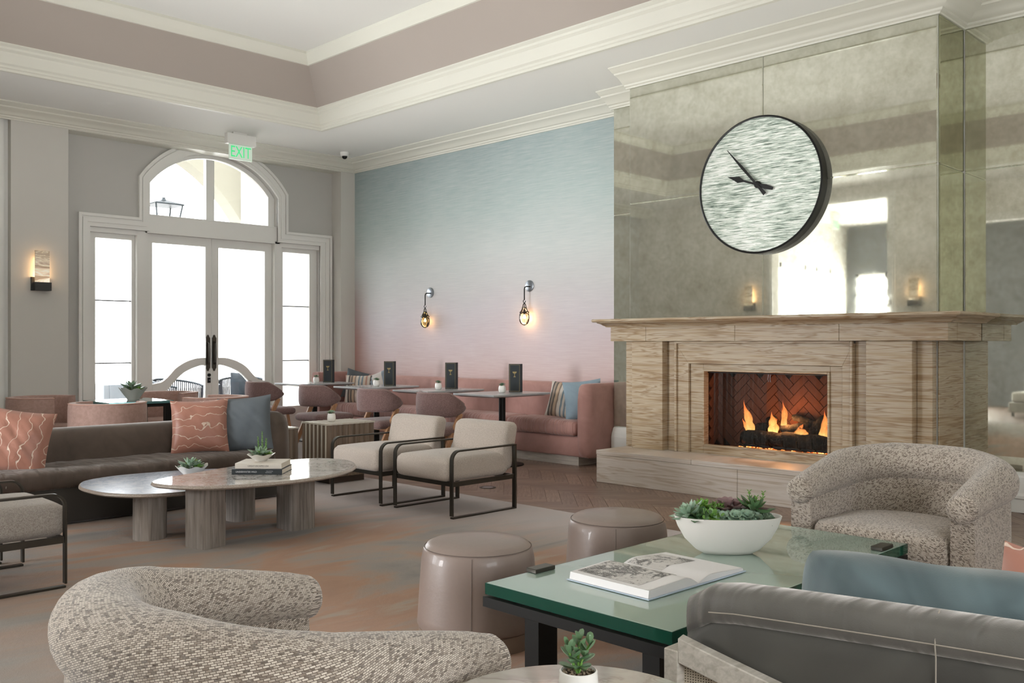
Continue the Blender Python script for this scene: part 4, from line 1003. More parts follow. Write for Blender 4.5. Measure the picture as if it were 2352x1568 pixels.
def shell_bowl(label,x,y,z,R,h,rz,grp='scalloped porcelain bowls of succulents',detail=1,m=PORC):
    t=thing('succulent_bowl',label,'potted plant',(x,y,z),rz,grp)
    b=MB(); n=48; v=[];f=[]
    rings=[(.0,.004,0),(.42,0,0),(.48,.15,0),(.72,.55,.0),(1.0,.93,.09),(.96,.93,.09),(.68,.55,0),(.0,.40,0)]
    for r,zz,wv in rings:
        for k in range(n):
            a=2*PI*k/n; rr=R*r*(1+.05*math.cos(7*a)*(r>.5)); v.append((rr*math.cos(a),rr*math.sin(a)*.8,h*(zz+wv*math.cos(7*a)+.5*wv*math.cos(2*a))))
    for i in range(len(rings)-1):
        for k in range(n): f.append((i*n+k,i*n+(k+1)%n,(i+1)*n+(k+1)%n,(i+1)*n+k))
    obj('bowl',b.add(v,f),m,t,smooth=50)
    obj('soil',MB().lathe([(0,h*.72),(R*.78,h*.70),(R*.7,h*.6)],20,sy=.8),SOIL,t,smooth=50)
    rnd=random.Random(int(x*100)); 
    rosette(t,(-.02*R/.1,-.01,h*1.0),R*.80,3,LF['sage'],'point',6,detail>1,wf=.34); rosette(t,(R*.55,.02,h*.86),R*.42,3,LF['grey'],'round',6)
    rosette(t,(-R*.62,-.01,h*.84),R*.38,3,LF['grey'],'round',6); rosette(t,(0.02,-R*.42,h*.84),R*.36,3,LF['green'],'round',6); rosette(t,(.01,R*.4,h*.86),R*.4,3,LF['dark'],'point',6)
    for i in range(7): sprig(t,(rnd.uniform(-.5,.5)*R,rnd.uniform(-.3,.4)*R,h*.75),h*rnd.uniform(.4,.8),LF['green'] if i%2 else LF['grey'],(rnd.uniform(-.2,.2)*R,0),.016,6)
    return t
shell_bowl('scalloped white bowl of pointed succulents on the blue-grey marble table',3.10,6.36,.342,.118,.080,.1)
t=shell_bowl('scalloped white bowl of sprouting succulents on top of the two books',3.25,5.66,.5035,.105,.05,.4)
for dx,h_ in ((-.02,.12),(.015,.15),(.05,.10)): sprig(t,(dx,0,.04),h_,LF['green'],(dx*.3,.005),.014,10)
def pot_plant(label,x,y,z,s=1,grp='small succulents on the dining tables',m='grey',seed=0,rz=0):
    t=thing('potted_succulent',label,'potted plant',(x,y,z),rz,grp)
    obj('pot',MB().lathe([(0,0),(.026*s,0),(.034*s,.006*s),(.040*s,.03*s),(.038*s,.055*s),(.033*s,.075*s),(.030*s,.075*s),(.032*s,.05*s),(0,.045*s)],28),PORC,t,smooth=45)
    obj('soil',MB().lathe([(0,.064*s),(.031*s,.062*s),(.030*s,.05*s)],16),SOIL,t)
    rosette(t,(0,0,.082*s),.042*s,4,LF[m],'point',6,wf=.36)
    rosette(t,(-.014*s,.006,.078*s),.030*s,3,LF['dark'],'point',5)
    return t
for yy,xx,lb in ((7.10,6.95,'small white potted succulent on the dining table nearest the fireplace'),(8.09,6.90,'small white potted succulent on the second dining table from the fireplace'),(9.24,6.885,'small white potted succulent on the third dining table from the fireplace'),(10.62,6.92,'small white potted succulent on the dining table by the doors')): pot_plant(lb,xx,yy,.7705,1.0,rz=yy)
# ================================================================ dining tables, menus
TOPM=flat('pale_grey_tabletop','#aeb2b4',.25,Coat_Weight=.3)
def dining_table(label,x,y):
    t=thing('dining_table',label,'table',(x,y,0),0,'pedestal dining tables along the banquette')
    b=MB(); hx,hy=.425,.312; v=[(sx*hx*a,sy*hy*a2,z) for (a,a2,z) in ((.86,.82,.735),(1,1,.752),(1,1,.77)) for sx,sy in((-1,-1),(1,-1),(1,1),(-1,1))]
    f=[(0,1,2,3),(8,9,10,11)]+[(i*4+j,i*4+(j+1)%4,(i+1)*4+(j+1)%4,(i+1)*4+j) for i in range(2) for j in range(4)]
    obj('tabletop',b.add(v,f),TOPM,t,bevel=.002,seg=1)
    obj('top_plate',MB().box(-.12,-.12,.724,.12,.12,.7345),BLACKM,t); obj('column',MB().lathe([(.036,.018),(.036,.724)],24),BLACKM,t,smooth=40)
    obj('base',MB().lathe([(0,0),(.235,0),(.235,.010),(.20,.018),(.05,.022),(0,.022)],40),BLACKM,t,smooth=30); return t
dt=dining_table('pedestal dining table nearest the fireplace',6.96,7.11)
dup(dt,(6.96,8.154,0),0,'second pedestal dining table from the fireplace'); dup(dt,(6.96,9.338,0),0,'third pedestal dining table from the fireplace'); dup(dt,(6.96,10.72,0),0,'pedestal dining table by the doors, farthest from the fireplace')
MENU=flat('menu_board','#2a3034',.6)
def menu(label,x,y):
    t=thing('menu_stand',label,'menu',(x,y,.7705),math.radians(-47),'standing menus on the dining tables')
    w,h=.062,.305
    b=MB(); b.box(-w,-.006,0,w,.0,h); b.add([(w,-.006,0),(w,0,0),(w+.022,.035,0),(w+.020,.038,0),(w,-.006,h),(w,0,h),(w+.022,.035,h),(w+.020,.038,h)],[(0,1,2,3),(4,5,6,7),(0,4,7,3),(1,5,6,2),(2,6,7,3),(0,4,5,1)])
    obj('board',b,MENU,t)
    g_=MB(); a,c_,k=w-.008,h-.008,.0022
    for q_ in ((-a,.008,-a+k,c_),(a-k,.008,a,c_),(-a+k,.008,a-k,.008+k),(-a+k,c_-k,a-k,c_)): g_.box(q_[0],-.0068,q_[1],q_[2],-.006,q_[3])
    obj('border',g_,GOLD,t)
    ic=MB(); XZ(ic,[(-.022,.222),(.022,.222),(.021,.212),(.015,.204),(.003,.200),(.003,.172),(.012,.166),(.012,.162),(-.012,.162),(-.012,.166),(-.003,.172),(-.003,.200),(-.015,.204),(-.021,.212)],-.0068,-.006)
    obj('coupe_glass_emblem',ic,GOLD,t); return t
mn=menu('dark menu card with gold coupe glass on the table nearest the fireplace',7.14,7.10)
dup(mn,(7.12,8.13,.7705),math.radians(-45),'dark menu card with gold coupe glass on the second table from the fireplace'); dup(mn,(7.10,9.27,.7705),math.radians(-43),'dark menu card with gold coupe glass on the third table from the fireplace'); dup(mn,(7.13,10.66,.7705),math.radians(-42),'dark menu card with gold coupe glass on the table by the doors')
# ================================================================ barrel-back dining chairs
def dining_chair(label,x,y,rz):
    t=thing('dining_chair',label,'chair',(x,y,0),rz,'mauve barrel-back dining chairs')
    n=36; A=[math.radians(62+236*i/n) for i in range(n+1)]; P=[(.245*math.cos(a)+.01,.235*math.sin(a)) for a in A]
    prof=[math.sin(PI*i/n)**.55 if 0<i<n else 0 for i in range(n+1)]
    k=[min(1,(min(i,n-i))/7) for i in range(n+1)]; ease=[math.sqrt(max(.0,1-(1-q_)**2)) for q_ in k]
    topz=[.70+.115*min(1,1.5*math.sin(PI*i/n))**1.2 for i in range(n+1)]; lo=[.60-.035*min(1,1.8*math.sin(PI*i/n)) for i in range(n+1)]
    mid=[(a+b_)/2-.0 for a,b_ in zip(topz,lo)]; hh=[(a-b_)/2*max(.25,e) for a,b_,e in zip(topz,lo,ease)]
    obj('backrest',MB().band(P,[m_-h for m_,h in zip(mid,hh)],[m_+h for m_,h in zip(mid,hh)],[.062*max(.35,e) for e in ease],16,3.0),MAUVE,t,smooth=70)
    ringp=[]
    Q=[(.272*math.cos(a)+.01,.262*math.sin(a)) for a in A]
    obj('piping',MB().tube([(q_[0],q_[1],m_+h-.012) for q_,m_,h in zip(Q,mid,hh)][2:-2],.003,5),flat('mauve_piping','#9c827b',.8),t,smooth=60)
    obj('seat_cushion',softbox(-.22,-.25,.385,.30,.25,.475,.045,7,.012),MAUVE,t,smooth=80)
    for s_ in (-1,1):
        obj('rear_leg',MB().bar((.04,s_*.235,.60),(-.27,s_*.225,0),.03,.055,up=(1,0,.3)),WOODL,t,bevel=.004,seg=1)
        obj('front_leg',MB().bar((.20,s_*.19,.39),(.26,s_*.21,0),.03,.03,up=(1,0,.3)),WOODL,t,bevel=.004,seg=1)
    obj('cross_rail',MB().box(-.05,-.22,.36,-.02,.22,.385),WOODL,t); return t
dc=dining_chair('mauve barrel-back chair at the table nearest the fireplace',6.14,7.14,0)
dup(dc,(6.15,8.17,0),0,'mauve barrel-back chair at the second table from the fireplace'); dup(dc,(6.17,9.36,0),0,'mauve barrel-back chair at the third table, above the fluted side table'); dup(dc,(6.22,10.70,0),0,'mauve barrel-back chair at the table by the doors, above the blue pillow')
# ================================================================ banquettes
def banq(label,y0,y1,cushions,arm=True,loc=None,ret=False):
    t=thing('banquette',label,'banquette',(7.7,(y0+y1)/2,0),0,'rose velvet banquettes')
    wobj('plinth',MB().box(7.46,y0+.17,0,8.05,y1-.05,.10),PLINTH,t)
    bb=MB().band([(7.72,y0+.02),(7.72,y1-.0)],.09,.315,.62,20,9); wobj('base',bb,PINKV,t,smooth=50)
    bk=MB().band([(7.93,y0+.0),(7.93,y0+.012)]+[(7.93,y0+.012+(y1-y0-.024)*i/12) for i in range(1,12)]+[(7.93,y1-.012),(7.93,y1)],.30,.862,.22,20,5); wobj('backrest',bk,PINKV,t,smooth=50)
    for a,c_ in cushions:
        sb=softbox(7.375,a+.004,.312,7.84,c_-.004,.475,.06,9,.010); wobj('seat_cushion',sb,PINKW,t,smooth=80)
    if arm:
        nn=16; P=[(8.03,y0+.0)]+[(8.03-(8.03-7.40)*i/nn,y0) for i in range(1,nn+1)]
        k=[math.sqrt(max(0,1-(1-min(1,(nn-i)/2.5))**2)) for i in range(nn+1)]
        wobj('armrest',MB().band([(8.03-(.66)*i/nn,y0+.07) for i in range(nn+1)],[.09+.10*(1-e) for e in k],[.875-.10*(1-e) for e in k],[.17*max(.45,e) for e in k],20,5),PINKV,t,smooth=60)
    return t
bq=banq('rose velvet banquette nearest the fireplace, with a tall end arm',6.29,8.86,[(6.45,7.50),(7.50,8.84)])
bq2=banq('rose velvet banquette in the far corner, returning along the doors wall',8.90,11.25,[(8.92,10.0),(10.0,11.0)],arm=False)
wobj('corner_return',MB().band([(7.30,11.22),(7.5,11.22),(7.9,11.22),(8.03,11.22)],.09,.895,.20,20,5),PINKV,bq2,smooth=60)
BG='pillows on the banquettes'
pillow('striped linen pillow near the fireplace end of the banquette',(7.62,6.80,.672),(math.radians(-16),math.radians(7),math.radians(-72)),.40,.40,.13,STRIPE,7,BG)
pillow('pale blue linen pillow against the end arm of the banquette',(7.66,6.57,.69),(math.radians(-14),math.radians(-6),math.radians(-50)),.42,.43,.14,LBLUE,8,BG)
pillow('striped linen pillow in the far corner, under the dining table edge',(7.62,10.60,.665),(math.radians(-14),0,math.radians(-50)),.44,.40,.13,STRIPE,9,BG)
pillow('slate blue pillow in the far corner of the banquette',(7.74,10.80,.70),(math.radians(-10),math.radians(14),math.radians(-40)),.42,.42,.12,BLUEP,10,BG)
pillow('pale striped pillow lying behind the others in the far corner',(7.76,10.45,.71),(math.radians(-20),math.radians(-20),math.radians(-55)),.40,.36,.12,PSTRIPE,11,BG)
props(PILLOWS[0]); obj('cover',pillow_mb(.42,.40,.12,14,3),flat('slate_outdoor','#3c444d',.9),PILLOWS[0],smooth=75,loc=(0,0,.22))
# ================================================================ fluted side table
st=thing('fluted_side_table','fluted walnut side table with a pale top, between the sofa and the lounge chairs','side table',(5.0,7.33,Z0))
def flutes(x0,y0,x1,y1,na,nb,d):
    P=[]
    def edge(ax,ay,bx,by,n):
        dx,dy=(bx-ax)/n,(by-ay)/n; L_=math.hypot(dx,dy); nx,ny=dy/L_,-dx/L_
        for i in range(n):
            for k in range(6):
                t_=k/6; s_=-d*math.sin(PI*t_); P.append((ax+dx*(i+t_)+nx*s_,ay+dy*(i+t_)+ny*s_))
    edge(x0,y0,x1,y0,na); edge(x1,y0,x1,y1,nb); edge(x1,y1,x0,y1,na); edge(x0,y1,x0,y0,nb); return P
P=flutes(4.755,7.14,5.29,7.53,9,6,.014); wobj('fluted_body',MB().prism(P,.075,.552),FLUTE,st,smooth=35)
wobj('top',MB().prism(flutes(4.748,7.133,5.297,7.537,9,6,.013),.552,.567),flat('ivory_lacquer','#cfc8bb',.3),st,smooth=35)
wobj('recessed_base',MB().box(4.83,7.20,Z0,5.22,7.47,.075),flat('umber_base','#4a3e35',.6),st)
for i in range(6): wobj('glint_strip',MB().box(4.747,7.14+.065*i-.004,.08,4.758,7.14+.065*i+.006,.552),flat('ivory_lacquer','#cfc8bb',.3),st)  # pale strips modelled in place of bright reflections along the flutes
st2=thing('low_fluted_table','lower walnut block table tucked behind the sofa arm, left of the fluted one','side table',(4.62,7.72,Z0))
wobj('body',MB().prism(flutes(4.52,7.58,4.74,7.80,4,4,.010),.06,.50),FLUTE,st2,smooth=35); wobj('top',MB().prism(flutes(4.515,7.575,4.745,7.805,4,4,.010),.50,.513),flat('ivory_lacquer','#cfc8bb',.3),st2,smooth=35); wobj('recessed_base',MB().box(4.55,7.61,Z0,4.71,7.77,.06),flat('umber_base','#4a3e35',.6),st2)
pot_plant('white potted rosette succulent on the fluted side table',4.95,7.34,.5675,1.0,None,'sage')
# ================================================================ blush barrel chairs and glass table behind the sofa
def barrel(label,x,y,rz):
    t=thing('barrel_chair',label,'armchair',(x,y,Z0 if y<8 else 0),rz,'blush barrel chairs around the glass table')
    n=32; P=[(.31*math.cos(a),.31*math.sin(a)) for a in [math.radians(48+264*i/n) for i in range(n+1)]]
    obj('shell',MB().band(P,.03,.735,.085,18,8),BLUSH,t,smooth=45); obj('seat_cushion',MB().lathe([(0,.30),(.25,.30),(.275,.33),(.275,.41),(.25,.435),(0,.445)],32,T(.03,0,0)),BLUSH,t,smooth=50)
    obj('base',MB().lathe([(0,.02),(.28,.02),(.28,.30),(0,.30)],32,T(.02,0,0)),BLUSH,t,smooth=50)
    obj('piping',MB().tube([(p[0]*1.12,p[1]*1.12,.728) for p in P],.004,6),flat('blush_piping','#c9a090',.8),t,smooth=60)
    obj('plinth',MB().lathe([(0,0),(.26,0),(.26,.03),(0,.03)],24),BLACKM,t); return t
bc=barrel('blush barrel chair with its back to the brown sofa, left of the glass table legs',3.56,9.05,math.radians(50))
dup(bc,(3.45,10.50,0),math.radians(-42),'blush barrel chair farthest left, open side towards the glass table'); dup(bc,(4.78,10.45,0),math.radians(-135),'blush barrel chair beyond the glass table, below the left door'); dup(bc,(4.78,9.28,0),math.radians(125),'blush barrel chair behind the right-hand coral pillow')
q=N('teal_edged_glass'); q.set('#6ea6a6',.04,Transmission_Weight=.55,IOR=1.45); TG=q.m
gt=thing('glass_side_table','square glass-topped table with dark legs among the blush barrel chairs','table',(4.06,9.78,0))
wobj('glass_top',MB().box(3.72,9.44,.672,4.40,10.12,.70),TG,gt,bevel=.004,seg=1)
wobj('frame',MB().box(3.74,9.46,.64,4.38,9.50,.672).box(3.74,10.06,.64,4.38,10.10,.672).box(3.74,9.50,.64,3.78,10.06,.672).box(4.34,9.50,.64,4.38,10.06,.672),BLACKM,gt)
for a in (3.74,4.32):
    for c_ in (9.46,10.04): wobj('leg',MB().box(a,c_,0,a+.06,c_+.06,.64),BLACKM,gt)
shell_bowl('scalloped stone bowl of leafy succulents on the glass table behind the sofa',4.12,9.80,.701,.15,.13,.2,m=flat('pale_stone_bowl','#bdbab2',.7))
# ================================================================ ottomans
def ottoman(label,x,y,rz):
    t=thing('ottoman',label,'ottoman',(x,y,Z0),rz,'round blush leather ottomans')
    obj('body',MB().lathe([(.258,.072),(.265,.085),(.262,.12),(.254,.25),(.246,.36),(.238,.40),(.232,.408)],64),LEATH,t,smooth=60)
    obj('top_panel',MB().lathe([(.232,.408),(.222,.420),(.20,.430),(.12,.439),(0,.442)],64),LEATH,t,smooth=60)
    obj('base_band',MB().lathe([(0,0),(.256,0),(.258,.070),(.25,.072)],64),flat('taupe_leather_band','#8c7a6c',.5),t,smooth=40)
    obj('welt',MB().tube([(.2335*math.cos(2*PI*i/64),.2335*math.sin(2*PI*i/64),.4095) for i in range(64)],.0016,5,True),SEAM,t)
    for a in (-105,40,160):
        c_,s_=math.cos(math.radians(a)),math.sin(math.radians(a))
        obj('side_seam',MB().tube([(r*c_,r*s_,z) for r,z in ((.2655,.085),(.2625,.12),(.2545,.25),(.2465,.36),(.2385,.40))],.0012,4),SEAM,t)
    return t
ot=ottoman('round blush leather ottoman in front, at the left corner of the glass table',2.76,2.97,math.radians(-34)); dup(ot,(3.68,2.93,Z0),math.radians(-38),'round blush leather ottoman farther back, left of the white bowl')
# ================================================================ glass coffee table
q=N('green_plate_glass'); q.set('#b9d0c2',.03,Transmission_Weight=.42,IOR=1.5,Coat_Weight=.5); GLS=q.m
q=N('green_glass_edge'); q.set('#0f4a3b',.08,Transmission_Weight=.25,IOR=1.5); GED=q.m
gx0,gx1,gy0,gy1=2.345,4.115,1.655,2.485
gt=thing('glass_coffee_table','thick green glass coffee table on a black steel frame with clamp blocks','coffee table',(3.23,2.07,Z0))
wobj('glass_top',MB().box(gx0+.004,gy0+.004,.378,gx1-.004,gy1-.004,.42),GLS,gt,bevel=.002,seg=1)
wobj('glass_edge',MB().box(gx0,gy0,.378,gx0+.0035,gy1,.419).box(gx1-.0035,gy0,.378,gx1,gy1,.419).box(gx0+.0035,gy0,.378,gx1-.0035,gy0+.0035,.419).box(gx0+.0035,gy1-.0035,.378,gx1-.0035,gy1,.419),GED,gt,label='dark green polished edge')
for n_,bx in (('frame_rail',(gx0-.012,gy0-.0,.335,gx0+.05,gy1,.372)),('frame_rail',(gx1-.05,gy0,.335,gx1,gy1,.372)),('frame_rail',(gx0+.05,gy0,.335,gx1-.05,gy0+.05,.372)),('frame_rail',(gx0+.05,gy1-.05,.335,gx1-.05,gy1,.372))): wobj(n_,MB().box(*bx),BLACKM,gt,bevel=.001,seg=1)
for x in (2.42,3.93):
    for y in (1.79,2.32): wobj('leg',MB().box(x,y-.035,Z0,x+.10,y+.035,.335),BLACKM,gt,bevel=.001,seg=1)
for x,y in ((2.62,2.462),(3.93,1.69),(3.93,2.462),(2.62,1.69)):
    wobj('clamp_block',MB().box(x-.055,y-.026,.421,x+.055,y+.026,.437).box(x-.055,y-.026,.372,x+.055,y+.026,.3775),BRONZE,gt,bevel=.002,seg=1)
# open book
q=N('sketch_print'); u=q.co('UV'); s_=q.sep(u); a=q.noise(u,26,5,.7,1.2); b_=q.noise(u,7,2,.5,.5); wv=q.n('ShaderNodeTexWave',{'Vector':u,'Scale':26,'Distortion':6,'Detail':3,'Detail Scale':2})
blob=q.ramp(q.math('ADD',q.math('MULTIPLY',a.outputs[0],.6),q.math('MULTIPLY',b_.outputs[0],.4)),[(.47,(0,0,0)),(.53,(1,1,1))])
ink=q.math('MULTIPLY',blob,q.math('GREATER_THAN',q.math('ADD',wv.outputs[1],a.outputs[0]),.62))
col=q.mix(q.math('MULTIPLY',ink,.85),q.mix(b_.outputs[0],'#b9b4ae','#dcd9d5'),'#2f2c2a'); PRINT=q.set(col,.55)
PAPER=flat('coated_paper','#dedbd9',.5)
ob=thing('open_book','large open art book with black and white engravings on the glass table','book',(2.87,2.09,.4225),math.radians(-2))
def pageprof(side,n=12,top=True):
    out=[]
    for i in range(n+1):
        t_=i/n; x=side*.285*t_; z=(.006+.036*math.sin(min(1,t_*3.2)*PI/2)-.012*t_) if side<0 else (.006+.026*math.sin(min(1,t_*3.0)*PI/2)-.018*t_)
        out.append((x,z))
    return out
for side in (-1,1):
    pr=pageprof(side); poly=pr+[(side*.29,.004),(0,.004)]
    b=MB(); XZ(b,poly if side>0 else poly[::-1],-.185,.185); obj('page_block',b,PAGE if False else PAPER,ob,smooth=40)
    v=[];f=[];uv=[]
    for x,z in pr: v+= [(x,-.183,z+.0008),(x,.183,z+.0008)]
    for i in range(len(pr)-1): f.append((2*i,2*i+1,2*i+3,2*i+2)); uv.append([(v[k][0],v[k][1]) for k in f[-1]])
    obj('page',MB().add(v,f,None,uv),PAPER,ob,smooth=60,fix=False)
    # engraving printed on the upper page
    v=[];f=[];uv=[]
    seg=[p for p in pr if .02<abs(p[0])<(.27 if side<0 else .25)]
    for x,z in seg: v+=[(x,-.12 if side<0 else .0,z+.0016),(x,.17,z+.0016)]
    for i in range(len(seg)-1): f.append((2*i,2*i+1,2*i+3,2*i+2)); uv.append([(v[k][0],v[k][1]) for k in f[-1]])
    obj('engraving',MB().add(v,f,None,uv),PRINT,ob,smooth=60,fix=False)
obj('cover',MB().box(-.297,-.193,0,.297,.193,.0035),flat('pale_blue_cover','#b3c2cf',.3),ob)
# planter bowl
pb=thing('succulent_planter','wide oval white planter full of mixed green and purple succulents on the glass table','potted plant',(3.395,2.115,.4205),math.radians(-46))
b=MB(); n=64; v=[];f=[]
rings=[(.0,.003,.3),(.36,0,.6),(.46,.01,.6),(.60,.12,.62),(.80,.40,.66),(.93,.72,.7),(1.0,1.0,.72),(.975,1.0,.72),(.90,.72,.7),(.6,.5,.6),(0,.48,.6)]
for r,zz,asp in rings:
    for k in range(n):
        a=2*PI*k/n; v.append((.225*r*math.copysign(abs(math.cos(a))**.9,math.cos(a)),.225*r*asp*.72*math.copysign(abs(math.sin(a))**.9,math.sin(a)),.158*zz))
for i in range(len(rings)-1):
    for k in range(n): f.append((i*n+k,i*n+(k+1)%n,(i+1)*n+(k+1)%n,(i+1)*n+k))
obj('bowl',b.add(v,f),flat('matt_white_ceramic','#dcd8d1',.55),pb,smooth=50)
obj('soil',MB().lathe([(0,.140),(.19,.136),(.18,.12)],24,sy=.5),SOIL,pb)
ros=[(-.165,-.02,.168,.080,4,'sage','point',7,(0,-.5)),(-.13,-.045,.16,.060,3,'dark','round',6,(.4,-.2)),(-.145,.04,.17,.06,3,'sage','point',7,(-.2,-.4)),
(-.10,.02,.195,.058,3,'green','point',6,(0,0)),(-.045,.03,.18,.055,3,'green','point',6,(-.1,.1)),(-.075,-.045,.165,.05,3,'green','round',5,(.5,0)),(-.03,-.05,.16,.045,3,'sage','round',6,(.5,0)),
(.0,.02,.185,.075,3,'plum','round',7,(.1,-.1)),(.045,.03,.185,.06,3,'plum','round',7,(.1,.1)),(.02,-.05,.162,.042,4,'sage','round',8,(.5,0)),(.065,-.045,.162,.045,4,'sage','round',8,(.5,.1)),
(.105,-.01,.19,.085,3,'dark','point',6,(.1,.3)),(.12,.03,.185,.07,3,'plum','point',6,(-.1,.4)),(.14,-.03,.15,.052,5,'grey','needle',10,(.4,.5)),(.165,-.005,.145,.05,5,'grey','needle',10,(.1,.8)),(.105,-.048,.155,.04,4,'grey','round',8,(.6,.2))]
for x,y,z,R,k,m,kind,per,tl in ros: rosette(pb,(x,y,z-.008),R,k,LF[m],kind,per,R>=.058,tl,wf=.55 if kind=='round' else .36)
for x,y,h_,lx in ((-.055,.0,.075,0),(-.03,-.01,.07,.004),(-.085,.0,.085,-.01),(.135,.02,.115,.02),(.10,.02,.12,-.005),(.12,.0,.10,.0),(-.06,-.03,.06,0)): sprig(pb,(x,y,.135),h_,LF['green'],(lx,0),.020,9)
# ================================================================ basket-weave boucle chairs
def tub_chair(label,x,y,rz,sc=1):
    t=thing('tub_chair',label,'armchair',(x,y,Z0),rz,'basket-weave boucle tub chairs')
    # plan: opens towards +x
    hw,xa,xb=.385,.36,-.05; n=26
    P=[(xa-(xa-xb)*i/9,hw) for i in range(9)]+[(xb+ .27*math.cos(a),hw*math.sin(a)) for a in [math.radians(90+180*i/n) for i in range(n+1)]]+[(xb+(xa-xb)*i/9,-hw) for i in range(1,10)]
    m=len(P); zc=[];R=[]
    for i,(px,py) in enumerate(P):
        k=min(i,m-1-i)/(m/2); s_=k*k*(3-2*k); zc.append(.555+.105*min(1,k*1.25)**.8); R.append((.066+.034*min(1,k*2.2)))
    pts=[(p[0],p[1],z) for p,z in zip(P,zc)]
    # rounded arm fronts
    e0=[(xa+.052,hw,zc[0]),(xa+.045,hw,zc[0]),(xa+.03,hw,zc[0])]; e1=[(xa+.03,-hw,zc[0]),(xa+.045,-hw,zc[0]),(xa+.052,-hw,zc[0])]
    rr=[.025,.048,.060]+R+[.060,.048,.025]
    obj('rolled_arm',MB().tube(e0+pts+e1,rr,28,endbox=True),BOUC,t,smooth=75)
    th=[.105+.035*math.sin(PI*i/(m-1)) for i in range(m)]
    obj('shell',MB().band(P,.015,[z-.02 for z in zc],th,18,6),BOUC,t,smooth=70)
    Q=[(.30+.11,-.31),(.30+.11,.31)]; S_=[]
    for i in range(17):
        a=math.radians(90+180*i/16); S_.append((xb+.02+.19*math.cos(a),.325*math.sin(a)))
    S_=[(.335,.325),(.39,.30),(.405,.2),(.41,0),(.405,-.2),(.39,-.30),(.335,-.325)][::-1]+S_
    v=[];f=[];k_=len(S_); lay_=[(.94,.265),(.99,.285),(1.0,.33),(.99,.385),(.95,.412),(.70,.425),(.30,.430)]
    for s_,z in lay_:
        for px,py in S_: v.append((px*s_+.02*(1-s_),py*s_,z))
    for i in range(len(lay_)-1):
        for j in range(k_): f.append((i*k_+j,i*k_+(j+1)%k_,(i+1)*k_+(j+1)%k_,(i+1)*k_+j))
    f.append(list(range(k_))[::-1]); f.append([(len(lay_)-1)*k_+j for j in range(k_)])
    obj('seat_cushion',MB().add(v,f),BOUC,t,smooth=75)
    obj('seat_base',MB().prism([(p[0]*.97,p[1]*.97) for p in S_],.04,.262),BOUC,t)
    obj('plinth',MB().lathe([(0,0),(.30,0),(.30,.04),(0,.04)],32,T(-.03,0,0)),BLACKM,t)
    return t
tc=tub_chair('boucle tub chair in the left foreground, seen from behind',1.10,1.94,math.radians(0))
dup(tc,(4.66,1.875,Z0),math.radians(180),'boucle tub chair on the right, facing the glass table')
# ================================================================ grey velvet loveseat
gs=thing('grey_velvet_sofa','grey velvet sofa with curved back, limed oak frame and cane panel, right foreground','sofa',(2.5,.6,Z0))
def curve(i,n,y0=1.43,y1=-.55):
    y=y0+(y1-y0)*i/n; k=(y-.45)/.98; return (2.33-.0-.20*(1-0)*max(0,k)**1.3*1.1+.0-.02*max(0,-k),y)
nB=30; PB=[curve(i,nB) for i in range(nB+1)]
kE=[math.sqrt(max(0,1-(1-min(1,i/2.2))**2)) for i in range(nB+1)]
hi=[.668-.05*(1-e) for e in kE]
wobj('backrest',MB().band(PB,.30,[z-.075 for z in hi],[.115*max(.5,e) for e in kE],20,4),GREYV,gs,smooth=70)
wobj('top_roll',MB().band(PB,[z-.10 for z in hi],hi,[.145*max(.45,e) for e in kE],24,2.6),GREYW2,gs,smooth=75)
nrm=lambda i:((Vector(PB[min(i+1,nB)])-Vector(PB[max(i-1,0)])).normalized())
def off(i,d): 
    t_=nrm(i); return (PB[i][0]+t_.y*d,PB[i][1]-t_.x*d)
wobj('top_seam',MB().tube([(off(i,.073*max(.45,kE[i]))[0],off(i,.073*max(.45,kE[i]))[1],hi[i]-.060) for i in range(1,nB+1)],.0016,5),SEAML,gs)
for i in (9,22): wobj('back_seam',MB().tube([(off(i,.060)[0],off(i,.060)[1],z) for z in (.30,.42,.53,.575)]+[(off(i,.074)[0],off(i,.074)[1],.605),(off(i,.068)[0],off(i,.068)[1],.635),(off(i,.045)[0],off(i,.045)[1],.660),(off(i,.0)[0],off(i,.0)[1],.670)],.0018,5),SEAML,gs,smooth=60)
sb=softbox(2.36,-.55,.25,3.02,1.32,.41,.06,9,.01); wobj('seat_cushion',sb,GREYV,gs,smooth=80)
# oak frame: end post, sweeping rail, lower rail, cane panel
railz=[.535-.34*min(1,(i/17))**.95 if i<17 else .195 for i in range(nB+1)]
rail=MB(); v=[];f=[]
for i in range(nB+1):
    a=off(i,.064); b2=off(i,.105); zt=railz[i]; zb=zt-.065
    v+=[(a[0],a[1],zt),(b2[0],b2[1],zt),(b2[0],b2[1],zb),(a[0],a[1],zb)]
for i in range(nB):
    for k in range(4): f.append((i*4+k,i*4+(k+1)%4,(i+1)*4+(k+1)%4,(i+1)*4+k))
f.append((0,1,2,3)); f.append((nB*4+3,nB*4+2,nB*4+1,nB*4))
wobj('sweeping_rail',rail.add(v,f),OAKG,gs,smooth=30,bevel=.003,seg=1)
a,b2=off(0,.06),off(0,.105)
wobj('corner_post',MB().box(min(a[0],b2[0])-.0,1.40,Z0,max(a[0],b2[0])+.02,1.445,.50),OAKG,gs,bevel=.003,seg=1)
q=N('woven_cane'); u=q.co('UV',(150,150,1)); ss=q.sep(u); fx=q.math('ABSOLUTE',q.math('SUBTRACT',q.math('FRACT',ss[0]),.5)); fy=q.math('ABSOLUTE',q.math('SUBTRACT',q.math('FRACT',ss[1]),.5))
hole=q.math('MULTIPLY',q.math('LESS_THAN',fx,.24),q.math('LESS_THAN',fy,.24)); q.bump(q.math('SUBTRACT',1,hole),.6,.002); CANE=q.set(q.mix(hole,'#b5aa98','#4f463b'),.7)
v=[];f=[];uv=[]
